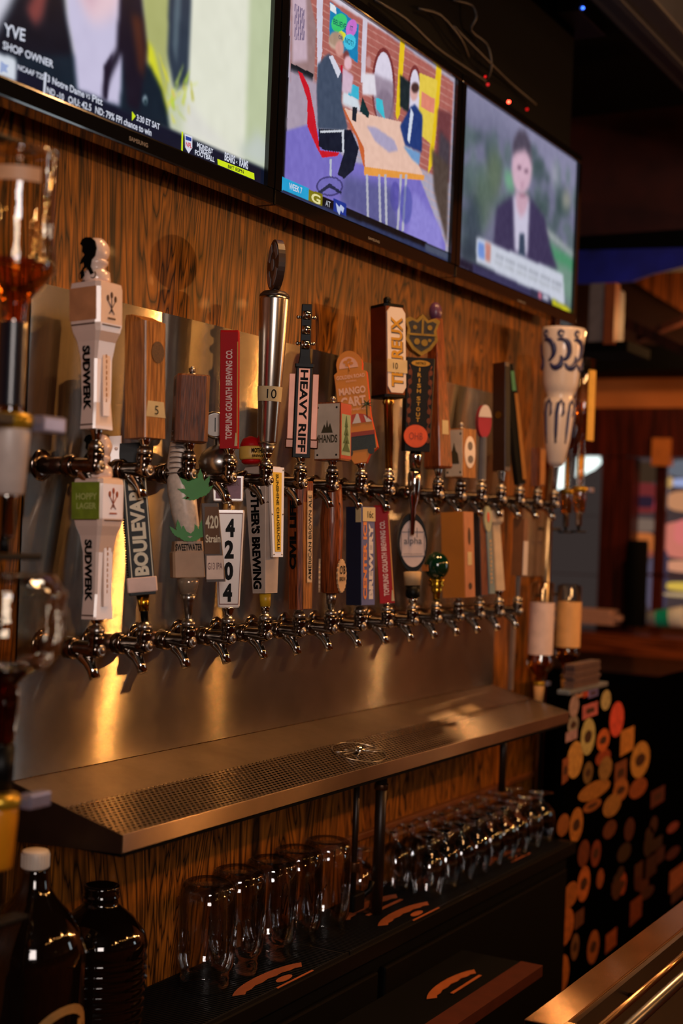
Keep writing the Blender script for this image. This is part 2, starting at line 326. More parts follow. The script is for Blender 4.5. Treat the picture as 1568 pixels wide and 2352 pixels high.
# ================================================================ TELEVISIONS
YS = -.080
def px_uv(pts, sc):
    x0, x1, z0, z1 = sc; o = []
    for p in pts:
        q = ony(p[0], p[1], YS); o.append(((q.x - x0) / (x1 - x0), (q.z - z0) / (z1 - z0)))
    return np.array(o)
class Screen:
    def __init__(s, sc, W=300, H=170, base=(0, 0, 0)):
        s.sc = sc; s.W = W; s.H = H; s.I = np.zeros((H, W, 3)) + np.array(base)
        s.U, s.V = np.meshgrid((np.arange(W) + .5) / W, (np.arange(H) + .5) / H)
    def mask(s, P, blur):
        m = np.zeros((s.H, s.W), bool); n = len(P)
        for i in range(n):
            (xa, ya), (xb, yb) = P[i], P[(i + 1) % n]
            if abs(ya - yb) < 1e-9: continue
            c = ((s.V > ya) != (s.V > yb)) & (s.U < (xb - xa) * (s.V - ya) / (yb - ya) + xa); m ^= c
        m = m.astype(float)
        if blur:
            for ax in (0, 1):
                for _ in range(2):
                    c = np.cumsum(np.pad(m, [(blur + 1, blur) if k == ax else (0, 0) for k in (0, 1)], mode='edge'), axis=ax)
                    m = (np.take(c, range(2 * blur + 1, c.shape[ax]), ax) - np.take(c, range(0, c.shape[ax] - 2 * blur - 1), ax)) / (2 * blur + 1)
        return m
    def poly(s, pts, col, blur=0, a=1.0, uv=False):
        P = np.array(pts, float) if uv else px_uv(pts, s.sc)
        m = s.mask(P, blur)[..., None] * a; s.I = s.I * (1 - m) + np.array(col) * m; return s
    def el(s, cx, cy, rx, ry, col, blur=0, a=1.0, rot=0):
        c, q = math.cos(rot), math.sin(rot)
        return s.poly([(cx + rx * math.cos(t) * c - ry * math.sin(t) * q, cy + rx * math.cos(t) * q + ry * math.sin(t) * c) for t in np.linspace(0, 6.283, 28)], col, blur, a)
    def noise(s, amp, cell, m=None):
        n = rng.random((s.H // cell + 2, s.W // cell + 2)) - .5
        yi = np.arange(s.H) / cell; xi = np.arange(s.W) / cell; y0 = yi.astype(int); x0 = xi.astype(int); fy = (yi - y0)[:, None]; fx = (xi - x0)[None]
        N = n[y0][:, x0] * (1 - fy) * (1 - fx) + n[y0 + 1][:, x0] * fy * (1 - fx) + n[y0][:, x0 + 1] * (1 - fy) * fx + n[y0 + 1][:, x0 + 1] * fy * fx
        s.I += (N * amp)[..., None] * (1 if m is None else m[..., None]); return s
    def build(s, parent, strength=1.0):
        x0, x1, z0, z1 = s.sc; W, H = s.W, s.H
        me = bpy.data.meshes.new('screen'); X, Z = np.meshgrid(np.linspace(x0, x1, W), np.linspace(z0, z1, H))
        V = np.stack([X, np.full_like(X, YS), Z], -1).reshape(-1, 3) - np.array(parent.location)
        idx = np.arange(W * H).reshape(H, W); Q = np.stack([idx[:-1, :-1], idx[:-1, 1:], idx[1:, 1:], idx[1:, :-1]], -1).reshape(-1, 4)
        me.from_pydata(V.tolist(), [], Q.tolist())
        I = np.clip(s.I, 0, 255) / 255; Ln = np.where(I <= .04045, I / 12.92, ((I + .055) / 1.055) ** 2.4)
        at = me.color_attributes.new('picture', 'FLOAT_COLOR', 'POINT')
        at.data.foreach_set('color', np.concatenate([Ln.reshape(-1, 3), np.ones((W * H, 1))], 1).astype(np.float32).ravel())
        m = bpy.data.materials.new('lit screen'); m.use_nodes = True; nt = m.node_tree; nt.nodes.clear()
        a = nt.nodes.new('ShaderNodeVertexColor'); a.layer_name = 'picture'; e = nt.nodes.new('ShaderNodeEmission'); e.inputs[1].default_value = strength
        gl = nt.nodes.new('ShaderNodeBsdfGlossy'); gl.inputs['Roughness'].default_value = .25; gl.inputs[0].default_value = (.02, .02, .02, 1)
        ad = nt.nodes.new('ShaderNodeAddShader'); o = nt.nodes.new('ShaderNodeOutputMaterial')
        nt.links.new(a.outputs[0], e.inputs[0]); nt.links.new(e.outputs[0], ad.inputs[0]); nt.links.new(gl.outputs[0], ad.inputs[1]); nt.links.new(ad.outputs[0], o.inputs[0])
        me.materials.append(m); ob = bpy.data.objects.new('screen', me); COL.objects.link(ob); ob.parent = parent; return ob
def stext(parent, items, m, name='screen_text', yoff=.0012, th=.0003):
    """items: (text, x0,y0, x1,y1, height_px, bold): baseline from the bottom-left to the bottom-right photo point"""
    g = G()
    for t, xa, ya, xb, yb, h, bold in items:
        A = ony(xa, ya, YS - yoff); B = ony(xb, yb, YS - yoff); Hh = (ony(xa, ya - h, YS - yoff) - A).length
        g.text(t, A - parent.location, (B - A).normalized(), (0, 0, 1), (B - A).length, Hh, bold, th)
    return g.build(name, m, parent)
def spoly(parent, pts, m, name, yoff=.0006, th=.0004):
    P = [ony(a, b, YS - yoff) - parent.location for a, b in pts]
    return G().prism([(q.x, q.z) for q in P], P[0].y - th, P[0].y).build(name, m, parent)
def tv(x0, x1, z0, z1, label):
    t = empty('television', ((x0 + x1) / 2, 0, z0)); L = t.location
    f = .021; b = .028
    X0, X1, Z0, Z1 = x0 - f - L.x, x1 + f - L.x, z0 - b - L.z, z1 + f - L.z; y0, y1 = YS - .008, YS + .03
    g = G(); g.box(X0, X1, y0, y1, Z0, z0 - L.z, .003); g.box(X0, X1, y0, y1, z1 - L.z, Z1, .003)
    g.box(X0, x0 - L.x, y0, y1, z0 - L.z, z1 - L.z); g.box(x1 - L.x, X1, y0, y1, z0 - L.z, z1 - L.z); g.box(X0 + .004, X1 - .004, YS + .002, y1, Z0 + .004, Z1 - .004)
    g.build('bezel', mat('glossy black bezel', (10, 9, 10), .12, coat=.6, var=0), t)
    G().box(X0 + .03, X1 - .03, YS + .03, -.022, Z0 + .012, Z1 - .03, .012).build('rear_housing', mat('tv rear plastic', (22, 15, 11), .5), t)
    G().box(-.12, .12, -.022, -.0005, .1, .3, .003).build('wall_bracket', MATTE, t)
    return tag(t, label, 'television', 'televisions above the taps')
ZS0, ZS1 = ZC + .570, ZC + .970
# ---- TV 1
sc1 = (1.345, 2.050, ZS0, ZS1); t1 = tv(*sc1, 'television on the left, woman in dark jacket above a sports ticker')
A = Screen(sc1, 340, 192, (210, 214, 196))
A.poly([(330, -60), (640, -60), (640, 480), (330, 480)], (196, 202, 176), 0)
A.poly([(425, -60), (590, -60), (580, 480), (425, 480)], (222, 223, 206), 5)
A.poly([(575, -60), (640, -60), (620, 460), (560, 400)], (186, 196, 160), 3).poly([(592, 300), (612, 330), (604, 390), (540, 350)], (190, 198, 190), 5)
A.poly([(320, -60), (400, -60), (385, 220), (360, 260), (330, 140)], (168, 172, 110), 4)
A.poly([(388, -60), (440, -60), (432, 190), (400, 205), (385, 130)], (44, 56, 72), 2).poly([(402, -60), (420, -60), (405, 150), (396, 100)], (84, 100, 112), 2)
for i in range(34):
    x = 395 + rng.normal() * 30; y = 240 + rng.normal() * 30; dx = rng.normal() * 18; dy = -abs(rng.normal()) * 38
    A.poly([(x, y), (x + 8, y + 3), (x + dx + 3, y + dy)], (196 + rng.integers(-25, 30), 200 + rng.integers(-25, 25), 40 + rng.integers(0, 60)), 1, .75)
A.poly([(335, 90), (352, 110), (385, 250), (360, 300), (345, 200)], (214, 214, 40), 2, .9).poly([(430, 230), (480, 290), (560, 370), (420, 300)], (214, 212, 206), 4, .8)
A.poly([(-40, -60), (60, -60), (20, 60), (-10, 120), (-40, 120)], (204, 204, 218), 4)
A.poly([(60, -60), (150, -60), (150, 0), (170, 110), (180, 210), (120, 190), (-40, 130), (10, 40)], (12, 16, 30), 3)
A.poly([(100, -60), (120, -60), (100, 40), (80, 60), (60, 20)], (150, 70, 66), 3, .8).poly([(-40, 130), (110, 185), (180, 230), (390, 300), (385, 262), (372, 205), (345, 150), (300, 120)], (14, 30, 44), 2)
A.poly([(150, -60), (300, -60), (285, 100), (275, 245), (178, 208), (170, 120), (155, 40)], (196, 190, 218), 2)
A.poly([(160, -60), (290, -60), (272, 20), (255, 40), (225, 52), (205, 45), (190, 10)], (226, 196, 206), 5).poly([(180, -60), (230, -60), (215, 30), (200, 20)], (190, 150, 170), 5, .5)
A.poly([(278, -60), (320, -60), (330, 40), (338, 110), (330, 180), (318, 255), (292, 240), (280, 120), (255, 175), (236, 240), (240, 160), (268, 110)], (22, 18, 34), 2)
A.poly([(300, 30), (326, 40), (334, 120), (330, 175), (318, 160)], (88, 44, 30), 3, .8).poly([(240, 150), (262, 118), (250, 170), (246, 230), (238, 225)], (26, 20, 40), 1)
A.el(333, 228, 5, 9, (200, 215, 225), 1).el(334, 232, 4, 8, (14, 36, 46), 1)
A.poly([(-40, 108), (43, 152), (380, 290), (607, 387), (604, 436), (-40, 172)], (14, 20, 40), 1)
A.poly([(-40, 108), (38, 133), (38, 188), (-40, 160)], (206, 212, 222), 1).noise(6, 9)
A.build(t1)
WT = emis('white screen text', (205, 208, 222)); YT = emis('yellow screen bar', (205, 225, 30)); NV = emis('navy screen bar', (12, 16, 34)); BT = emis('black screen text', (16, 20, 24))
stext(t1, [('YVE', 8, 82, 57, 96, 30, .02), ('SHOP OWNER', 6, 112, 122, 157, 19, .02), ('NCAAF T25', 40, 160, 100, 184, 13, .02), ('3 Notre Dame', 108, 188, 193, 225, 17, .02), ('vs', 196, 224, 206, 229, 11, 0), ('Pitt', 211, 233, 235, 243, 17, .02),
           ('ND -10', 107, 214, 146, 232, 16, .02), ('O/U: 42.5', 156, 236, 209, 256, 17, .02), ('ND: 79% FPI chance to win', 218, 260, 347, 313, 17, .02), ('3:30 ET SAT', 313, 277, 366, 299, 15, .02)], WT)
stext(t1, [('MONDAY', 452, 337, 489, 353, 11, .03), ('NIGHT', 457, 348, 484, 361, 11, .03), ('FOOTBALL', 447, 355, 492, 373, 12, .03), ('BEARS', 515, 368, 539, 378, 20, .03), ('RAMS', 549, 381, 569, 390, 20, .03), ('x', 541, 374, 545, 376, 5, 0)], WT)
spoly(t1, [(303, 256), (311, 267), (303, 277)], YT, 'screen_arrow'); spoly(t1, [(417, 302), (420, 303), (419, 353), (416, 352)], YT, 'screen_divider'); spoly(t1, [(102, 166), (107, 168), (103, 218), (99, 216)], WT, 'screen_divider')
spoly(t1, [(499, 365), (583, 398), (584, 413), (500, 378)], YT, 'screen_bar')
stext(t1, [('BET ESPN', 523, 386, 559, 399, 8, .02)], BT, yoff=.0016)
spoly(t1, [(424, 308), (441, 314), (441, 340), (433, 352), (425, 338)], emis('shield white', (210, 210, 225)), 'screen_shield'); spoly(t1, [(426, 312), (439, 317), (439, 325), (426, 321)], emis('shield blue', (40, 60, 140)), 'screen_shield', .0011)
stext(t1, [('NFL', 426, 336, 440, 341, 11, .03)], emis('shield red', (200, 40, 50)), yoff=.0012)
# a blue leaf mark on the white square
spoly(t1, [(2, 140), (12, 148), (20, 150), (14, 158), (18, 168), (8, 164), (0, 168), (1, 155)], emis('pale blue mark', (150, 165, 205)), 'screen_mark')
BZ = mat('maker letters', (110, 108, 110), .4)
def maker(t, a, b, c, d, h):
    g = G(); A_ = ony(a, b, YS - .0085); B_ = ony(c, d, YS - .0085)
    g.text('SAMSUNG', A_ - t.location, (1, 0, 0), (0, 0, 1), (B_ - A_).length, (ony(a, b - h, YS - .0085) - A_).length, .02, .0004); g.build('maker_lettering', BZ, t)
maker(t1, 296, 322, 339, 339, 10)
# ---- TV 2
sc2 = (2.096, 2.791, ZS0, ZS1); t2 = tv(*sc2, 'middle television showing people seated around a long orange studio desk')
A = Screen(sc2, 420, 236, (10, 10, 14)); BRK = (168, 96, 88)
A.poly([(669, -40), (1050, -40), (1050, 640), (655, 460)], (166, 160, 180), 0)
A.poly([(669, -80), (1041, 190), (1036, 300), (1030, 420), (800, 300), (720, 240), (667, 190)], BRK, 1)
for i in range(26):
    y = -70 + i * 17; A.poly([(668, y), (1042, y + 215), (1042, y + 218), (668, y + 3)], (206, 160, 150), 0, .45)
A.poly([(669, -60), (700, -60), (726, 60), (722, 190), (668, 160)], (150, 120, 120), 1)
A.poly([(672, -60), (703, -30), (706, 140), (672, 145)], (196, 170, 184), 2)
for i in range(6): A.poly([(677 + i * 4, 8 + 3 * i), (679 + i * 4, 9 + 3 * i), (679 + i * 4, 94), (677 + i * 4, 92)], (60, 50, 90), 0, .7)
A.poly([(668, 145), (720, 170), (717, 192), (668, 165)], (26, 28, 34), 0)
A.poly([(727, -50), (742, -50), (740, 120), (729, 190)], (206, 198, 214), 0).poly([(835, 0), (845, 5), (838, 190), (828, 190)], (206, 198, 214), 0)
A.poly([(740, -60), (845, 0), (905, 40), (1041, 150), (1041, 175), (910, 90), (840, 50), (760, 0)], (206, 196, 210), 1)
A.poly([(758, 5), (824, 58), (821, 145), (756, 100)], (24, 124, 176), 0).poly([(758, 6), (772, 18), (772, 33), (758, 24)], (220, 225, 230), 0)
A.el(779, 53, 17, 22, (60, 196, 110), 0, 1, .4).el(807, 66, 12, 21, (196, 110, 200), 0, 1, .2).el(784, 84, 10, 12, (214, 214, 50), 0).el(803, 97, 14, 18, (70, 190, 220), 0)
for cx, cy, rx, ry in ((880, 200, 27, 90), (952, 230, 18, 80)):
    A.el(cx, cy, rx, ry, (120, 50, 50), 0).el(cx, cy + 2, rx - 5, ry - 8, (214, 206, 224), 0).el(cx + 2, cy + 45, rx - 7, ry - 50, (120, 110, 130), 2, .8)
A.poly([(858, 170), (905, 190), (905, 290), (858, 240)], (130, 110, 128), 2, .7)
A.poly([(919, 88), (930, 94), (918, 262), (912, 276), (908, 262)], (226, 190, 30), 0).poly([(1002, 145), (1014, 155), (1006, 260), (992, 380), (982, 400)], (226, 190, 30), 0)
A.poly([(918, 172), (942, 190), (938, 260), (918, 245)], (30, 40, 44), 1).poly([(963, 168), (1004, 185), (990, 332), (960, 305)], (224, 196, 74), 0).poly([(968, 210), (998, 228), (996, 262), (966, 246)], (216, 80, 140), 0, .55)
A.poly([(1004, 250), (1036, 260), (1030, 420), (1000, 360)], (110, 60, 64), 2).poly([(1010, 300), (1034, 330), (1030, 420), (1004, 380)], (60, 60, 70), 3, .8)
A.poly([(667, 160), (730, 190), (729, 290), (657, 300)], (166, 150, 168), 2)
A.poly([(657, 300), (715, 284), (800, 370), (960, 400), (1022, 560), (1022, 600), (652, 460)], (118, 108, 190), 1)
A.poly([(790, 400), (900, 430), (920, 560), (780, 470)], (70, 76, 110), 5, .6).poly([(950, 440), (1012, 520), (1016, 590), (930, 560)], (138, 130, 206), 4)
A.poly([(990, 340), (1030, 380), (1026, 560), (996, 440)], (80, 66, 60), 3)
A.poly([(785, 246), (800, 252), (920, 280), (972, 405), (838, 384), (828, 330)], (226, 186, 168), 0).poly([(785, 246), (791, 250), (836, 340), (838, 385), (834, 380), (820, 320)], (196, 96, 50), 0)
A.poly([(836, 382), (974, 402), (973, 414), (836, 402)], (224, 150, 66), 0).poly([(842, 290), (862, 292), (905, 322), (914, 346), (893, 350), (862, 325)], (168, 158, 188), 1)
A.poly([(788, 205), (822, 225), (830, 260), (785, 240)], (206, 214, 224), 2)
A.poly([(800, 190), (824, 200), (824, 230), (800, 218)], (60, 176, 206), 0).poly([(863, 224), (878, 230), (884, 275), (864, 250)], (60, 186, 206), 0).poly([(832, 222), (848, 260), (846, 272), (826, 256)], (20, 46, 50), 0)
A.poly([(809, 245), (820, 247), (818, 280), (808, 276)], (30, 34, 44), 0)
A.poly([(787, 155), (812, 175), (806, 215), (784, 210)], (206, 176, 196), 1).el(795, 128, 7, 12, (120, 60, 60), 1).el(799, 145, 9, 16, (224, 180, 190), 1).poly([(782, 150), (787, 150), (786, 190), (781, 188)], (190, 30, 50), 0)
A.poly([(832, 168), (860, 170), (864, 220), (832, 218)], (220, 214, 224), 1).el(846, 143, 6, 14, (190, 140, 140), 1)
A.poly([(684, 163), (694, 168), (710, 200), (722, 260), (735, 345), (780, 350), (775, 358), (740, 362), (728, 340), (706, 290), (706, 230), (698, 205)], (196, 24, 40), 0)
A.poly([(745, 130), (757, 124), (786, 170), (784, 235), (798, 290), (796, 300), (730, 296), (727, 200), (729, 150)], (64, 76, 98), 1).poly([(755, 130), (764, 128), (783, 165), (776, 180)], (206, 206, 220), 0)
A.poly([(732, 296), (806, 298), (824, 340), (812, 390), (790, 410), (775, 400), (790, 350), (745, 345), (732, 335)], (20, 26, 44), 0)
A.el(771, 95, 16, 20, (196, 168, 150), 1).el(772, 90, 16, 16, (168, 140, 120), 1).el(780, 112, 10, 18, (206, 150, 140), 1)
A.poly([(735, 300), (790, 298), (790, 350), (786, 350), (785, 303), (736, 305)], (200, 204, 214), 0).poly([(757, 365), (762, 365), (761, 430), (757, 430)], (180, 186, 200), 0)
A.el(757, 427, 31, 23, (60, 56, 110), 0, .9).el(757, 427, 27, 19, (110, 104, 180), 0).poly([(730, 440), (757, 420), (785, 440), (783, 446), (757, 430), (732, 447)], (34, 40, 70), 0)
A.poly([(943, 245), (952, 240), (970, 265), (968, 350), (930, 335), (918, 290)], (34, 56, 116), 1).poly([(943, 248), (949, 262), (940, 330), (935, 320)], (206, 214, 230), 0).el(950, 212, 9, 20, (214, 166, 160), 1).el(953, 202, 9, 12, (70, 46, 44), 1)
A.poly([(925, 335), (965, 350), (962, 380), (945, 365)], (110, 150, 196), 1)
for x in (840, 868, 882, 918, 930): A.poly([(x, 400), (x + 5, 400), (x + 8 if x < 900 else x - 3, 530), (x + 3 if x < 900 else x - 8, 530)], (176, 176, 190), 0)
A.el(907, 450, 12, 34, (70, 66, 150), 1, .6).el(932, 470, 14, 44, (60, 70, 150), 1, .5)
A.poly([(637, 403), (790, 472), (1029, 578), (1028, 600), (636, 442)], (8, 10, 18), 0).poly([(637, 430), (1029, 588), (1028, 600), (636, 442)], (40, 52, 88), 1)
A.poly([(646, 405), (709, 432), (708, 460), (645, 434)], (30, 156, 206), 0).poly([(709, 433), (741, 446), (740, 473), (708, 460)], (120, 112, 20), 0).poly([(766, 455), (795, 467), (795, 496), (766, 484)], (24, 50, 140), 0)
A.poly([(976, 558), (1029, 580), (1028, 596), (976, 574)], (70, 78, 100), 1).noise(10, 5)
A.build(t2)
stext(t2, [('WEEK 7', 663, 434, 693, 446, 15, .02), ('AT', 747, 472, 758, 477, 13, 0)], WT)
stext(t2, [('G', 714, 463, 735, 471, 22, .03)], emis('yellow letter', (224, 214, 150)))
stext(t2, [('BELIEVE', 765, 55, 794, 68, 13, .01), ('OR', 777, 89, 787, 93, 9, .01), ('NOT?', 792, 98, 811, 108, 13, .01), ('IT', 803, 70, 810, 73, 12, .01)], emis('dark board text', (20, 70, 90)))
spoly(t2, [(771, 466), (779, 476), (782, 470), (790, 478), (787, 489), (782, 482), (779, 494), (774, 484)], emis('bull mark', (180, 190, 220)), 'screen_mark')
maker(t2, 845, 549, 871, 560, 6)
# ---- TV 3
sc3 = (2.838, 3.550, ZS0, ZS1); t3 = tv(*sc3, 'television at the right, man in dark suit outdoors before trees')
A = Screen(sc3, 220, 124, (112, 112, 138))
A.poly([(1066, 196), (1322, 361), (1322, 460), (1250, 400), (1140, 270), (1066, 250)], (132, 130, 158), 8)
for i in range(90):
    x = 1055 + rng.random() * 270; y = 250 + .62 * (x - 1060) + rng.random() * 330; v = rng.integers(-22, 26)
    A.el(x, y, 5 + rng.random() * 12, 12 + rng.random() * 26, (74 + v, 92 + v, 92 + v), 3, .7)
A.el(1135, 400, 18, 55, (98, 112, 90), 5, .8).el(1110, 460, 24, 60, (86, 104, 88), 6, .8).el(1085, 520, 22, 70, (48, 62, 72), 6, .8).el(1300, 460, 10, 20, (140, 140, 130), 4).el(1273, 400, 8, 22, (160, 158, 176), 5)
A.poly([(1157, 388), (1178, 396), (1182, 445), (1160, 430)], (110, 158, 130), 3)
A.poly([(1245, 540), (1318, 590), (1316, 710), (1260, 640)], (110, 140, 126), 4).poly([(1258, 560), (1318, 596), (1316, 620), (1262, 590)], (70, 140, 100), 3).poly([(1240, 510), (1316, 580), (1316, 590), (1240, 530)], (160, 166, 166), 2)
A.poly([(1060, 545), (1130, 570), (1120, 625), (1056, 600)], (46, 54, 70), 5, .7)
A.poly([(1133, 560), (1140, 475), (1176, 450), (1222, 460), (1250, 500), (1262, 560), (1280, 620), (1120, 580)], (60, 52, 84), 2)
A.poly([(1178, 448), (1216, 460), (1210, 590), (1182, 575)], (198, 192, 214), 2).poly([(1193, 535), (1204, 538), (1206, 590), (1190, 586)], (54, 66, 88), 1).poly([(1183, 440), (1216, 450), (1206, 490), (1195, 500), (1186, 480)], (196, 158, 176), 2)
A.el(1198, 385, 23, 62, (206, 170, 188), 2).poly([(1176, 360), (1178, 325), (1190, 300), (1206, 302), (1218, 330), (1221, 385), (1216, 362), (1205, 345), (1184, 350)], (78, 70, 86), 2)
A.el(1192, 386, 5, 4, (110, 80, 100), 1).el(1208, 394, 5, 4, (110, 80, 100), 1).el(1199, 425, 5, 9, (180, 140, 160), 2).el(1199, 450, 8, 3, (150, 100, 120), 1)
A.poly([(1056, 590), (1090, 605), (1300, 706), (1316, 720), (1310, 730), (1054, 640)], (30, 26, 46), 1).poly([(1086, 605), (1250, 672), (1240, 690), (1086, 632)], (52, 50, 84), 1)
A.poly([(1094, 543), (1292, 628), (1296, 700), (1094, 600)], (196, 200, 214), 1).poly([(1098, 553), (1113, 560), (1113, 595), (1098, 590)], (110, 140, 206), 1).poly([(1115, 556), (1128, 562), (1126, 602), (1114, 596)], (190, 130, 120), 1)
A.poly([(1267, 686), (1300, 702), (1314, 716), (1300, 716), (1268, 700)], (196, 190, 30), 1).poly([(1218, 660), (1262, 680), (1262, 704), (1218, 684)], (46, 46, 70), 1).poly([(1236, 670), (1243, 673), (1243, 686), (1236, 682)], (206, 110, 130), 1).poly([(1246, 674), (1259, 680), (1259, 690), (1246, 684)], (190, 190, 205), 1)
for i in range(40):
    x = 1138 + i * 3.8; y = 590 + (x - 1138) * .46
    if i % 7 != 5: A.poly([(x, y - 9), (x + 2.6, y - 8), (x + 2.6, y), (x, y - 1)], (120, 124, 134), 1, .9).poly([(x - 2, y + 6), (x + 1, y + 7), (x + 1, y + 13), (x - 2, y + 12)], (150, 154, 160), 1, .8)
for i in range(22): A.poly([(1058 + i * 6.5, 612 + i * 3.4), (1062 + i * 6.5, 614 + i * 3.4), (1062 + i * 6.5, 620 + i * 3.4), (1058 + i * 6.5, 618 + i * 3.4)], (160, 160, 180), 1, .7)
A.noise(8, 4); A.build(t3)
maker(t3, 1188, 692, 1206, 699, 5)
# ================================================================ FAUCETS
ZB, ZT = ZC - .201, ZC + .064
XB = [1.6195 + .11306 * i for i in range(15)]; XT = [1.6014 + .11341 * i for i in range(17)]
RY = Matrix(((1, 0, 0, 0), (0, 0, -1, 0), (0, 1, 0, 0), (0, 0, 0, 1)))    # lathe axis z -> world -y
DARKCH = mat('worn chrome', (120, 108, 100), .16, 1, var=.25, vs=90)
def make_faucet():
    r = empty('beer_faucet', (0, 0, 0))
    G().lathe([(.0245, .001), (.0245, .003), (.022, .007), (.014, .009)], 28, RY).build('wall_flange', DARKCH, r)
    G().lathe([(.0125, .006), (.0125, .052)], 20, RY).build('shank', mat('shank brown steel', (84, 60, 48), .35, .9), r)
    G().lathe([(.0135, .050), (.0165, .052), (.0168, .066), (.0145, .069), (.012, .070)], 24, RY).build('coupling_nut', DARKCH, r)
    g = G(); g.lathe([(.0115, .068), (.0125, .072), (.0118, .085), (.0125, .096), (.0118, .110), (.0085, .114)], 22, RY)
    g.lathe([(.0118, -.004), (.0118, .008), (.0112, .012), (.0122, .0135), (.0122, .0245)], 22, Matrix.Translation((0, -.105, 0)))
    g.build('body', DARKCH, r)
    G().lathe([(.0100, .0245), (.0112, .026), (.0112, .031), (.0088, .033), (.0080, .036)], 22, Matrix.Translation((0, -.105, 0))).build('bonnet', SATIN, r)
    g = G(); g.tube([(0, -.078, -.006), (0, -.086, -.013), (0, -.094, -.020), (0, -.100, -.029), (0, -.1055, -.041)], [.011, .0105, .009, .0078, .0078], 16)
    g.tube([(0, -.072, -.008), (0, -.082, -.013), (0, -.089, -.020), (0, -.0935, -.030), (0, -.098, -.040)], [.003, .0032, .0028, .0022, .002], 8); g.build('spout', CHROME, r)
    G().lathe([(.0078, .112), (.0085, .113), (.0085, .1165), (.0062, .118), (.0058, .1172), (.0048, .119)], 20, RY).build('front_screw', SATIN, r)
    return r
proto = make_faucet(); first = True
btxt = ['under the white ceramic handle with the green label', 'under the black board handle with white tape', 'under the trout-and-leaf handle', 'under the white plate handle with four raised numerals', 'under the grey wedge handle with the yellow side plate', 'under the square wooden handle with black letters',
        'under the round wooden bat handle', 'under the navy blue block handle', 'under the shorter red handle', 'under the oval white disc handle', 'under the green ball handle', 'under the plain light wood slab handle',
        'under the narrow blue sign handle', 'under the thin off-white stick handle', 'under the brown handle with white edge']
ttxt = ['under the white ceramic handle with the black lion', 'under the light wood block with numeral 5', 'under the brown block with a nut on top', 'under the tall red handle', 'under the tall steel cone handle', 'under the guitar neck handle',
        'under the small metal plated block handle', 'under the orange board handle with rounded top', 'under the white enamel handle on a brass rod', None, 'under the tapered orange wood handle', 'under the small boxed handle with white plate', 'under the grey stick with pink oval head',
        'under the dark brown blade handle', 'under the long black slanting handle', 'under the small brown block handle', 'under the big blue and white ceramic handle']
for row, xs, z, tx in (('lower', XB, ZB, btxt), ('upper', XT, ZT, ttxt)):
    for x, t in zip(xs, tx):
        if t is None: continue
        f = proto if first else copy_tree(proto); first = False
        f.location = (x, 0, z); tag(f, f'chrome faucet in the {row} row, {t}', 'faucet', 'chrome beer faucets on the steel panel')
# nitro faucet
N = empty('nitro_faucet', (XT[9], 0, ZT)); tag(N, 'tall slim chrome faucet with long narrow nozzle below the dark handle with the gold shield', 'faucet')
G().lathe([(.0245, .001), (.0245, .003), (.022, .007), (.012, .009), (.012, .07), (.014, .072), (.014, .09), (.010, .104)], 24, RY).build('shank', DARKCH, N)
G().lathe([(.0035, -.088), (.0045, -.086), (.0062, -.03), (.0105, -.015), (.0118, .0), (.0135, .012), (.0138, .040), (.0115, .044)], 24, Matrix.Translation((0, -.105, 0))).build('nozzle_body', CHROME, N)
G().lathe([(.0118, .0442), (.0118, .049)], 24, Matrix.Translation((0, -.105, 0))).build('black_ring', BLACK, N)
# ================================================================ TAP HANDLES
VA = 29.5
class H:
    def __init__(s, row, i, by, rz, lean, label, ferrule=True, fm=None, y=-.105):
        x = (XB if row == 'b' else XT)[i]; zr = (ZB if row == 'b' else ZT) + .0365
        if i == 9 and row == 't': zr = ZT + .0495
        p = Vector((x, y, zr)); s.k = kk(p)
        q = Vector((x, y + D, 0)); c = Vector((right.dot(q), down.dot(q), fwd.dot(q))); px = CX + F * c.x / c.z
        zb = ony(px, by, y).z; s.h0 = max(4, (zb - zr) * s.k); s.by = by
        s.r = empty('tap_handle', p, -math.radians(rz), -math.asin(max(-.9, min(.9, lean / .87)))); tag(s.r, label, 'tap handle', 'tap handles on the two rows of faucets')
        s.rz = rz; s.fm = fm or CHROME
        if ferrule:
            k = s.k; s.g().lathe([(.0055 * k, -s.h0), (.0062 * k, -s.h0 + 3), (.0098 * k, -2), (.0098 * k, 0.5)], 18).build('ferrule', s.fm, s.r)
    def g(s): 
        g = G(1 / s.k); add = g.add; h0 = s.h0
        def ad(V, Fs, M=None, smooth=False):
            return add([((M @ Vector(v)) if M is not None else Vector(v)) + Vector((0, 0, h0)) for v in V], Fs, None, smooth)
        g.add = ad; return g
    def dims(s, a, b):
        t = math.radians(VA + s.rz); return b / max(.05, abs(math.sin(t))), a / max(.05, abs(math.cos(t)))
def ft(g, face, t, h0, h1, c, cap, dr, s0, s1, bold=0, e=.25, th=.5):
    R = Vector((1, 0, 0)) if face == 'F' else Vector((0, -1, 0)); Nn = Vector((0, -1, 0)) if face == 'F' else Vector((-1, 0, 0))
    A = Nn * (s0 + e) + Vector((0, 0, h0)); B = Nn * (s1 + e) + Vector((0, 0, h1)); up = (B - A).normalized(); Ln = (B - A).length
    if dr == 'up': g.text(t, A + R * (c + cap / 2), up, -R, Ln, cap, bold, th)
    elif dr == 'down': g.text(t, B + R * (c - cap / 2), -up, R, Ln, cap, bold, th)
    else: g.text(t, A + R * (c - cap / 2), R, up, cap, Ln, bold, th)
def marks(g, face, n, h0, h1, c, cap, s0, s1):
    for j in range(n):
        a = h0 + (h1 - h0) * (j + .15) / n; b = h0 + (h1 - h0) * (j + .8) / n; sm = (s0 + s1) / 2 + .2
        plate(g, face, a, b, c + (j % 2 - .5) * cap * .2, cap * (.9 if j % 3 else .6), sm, .5)
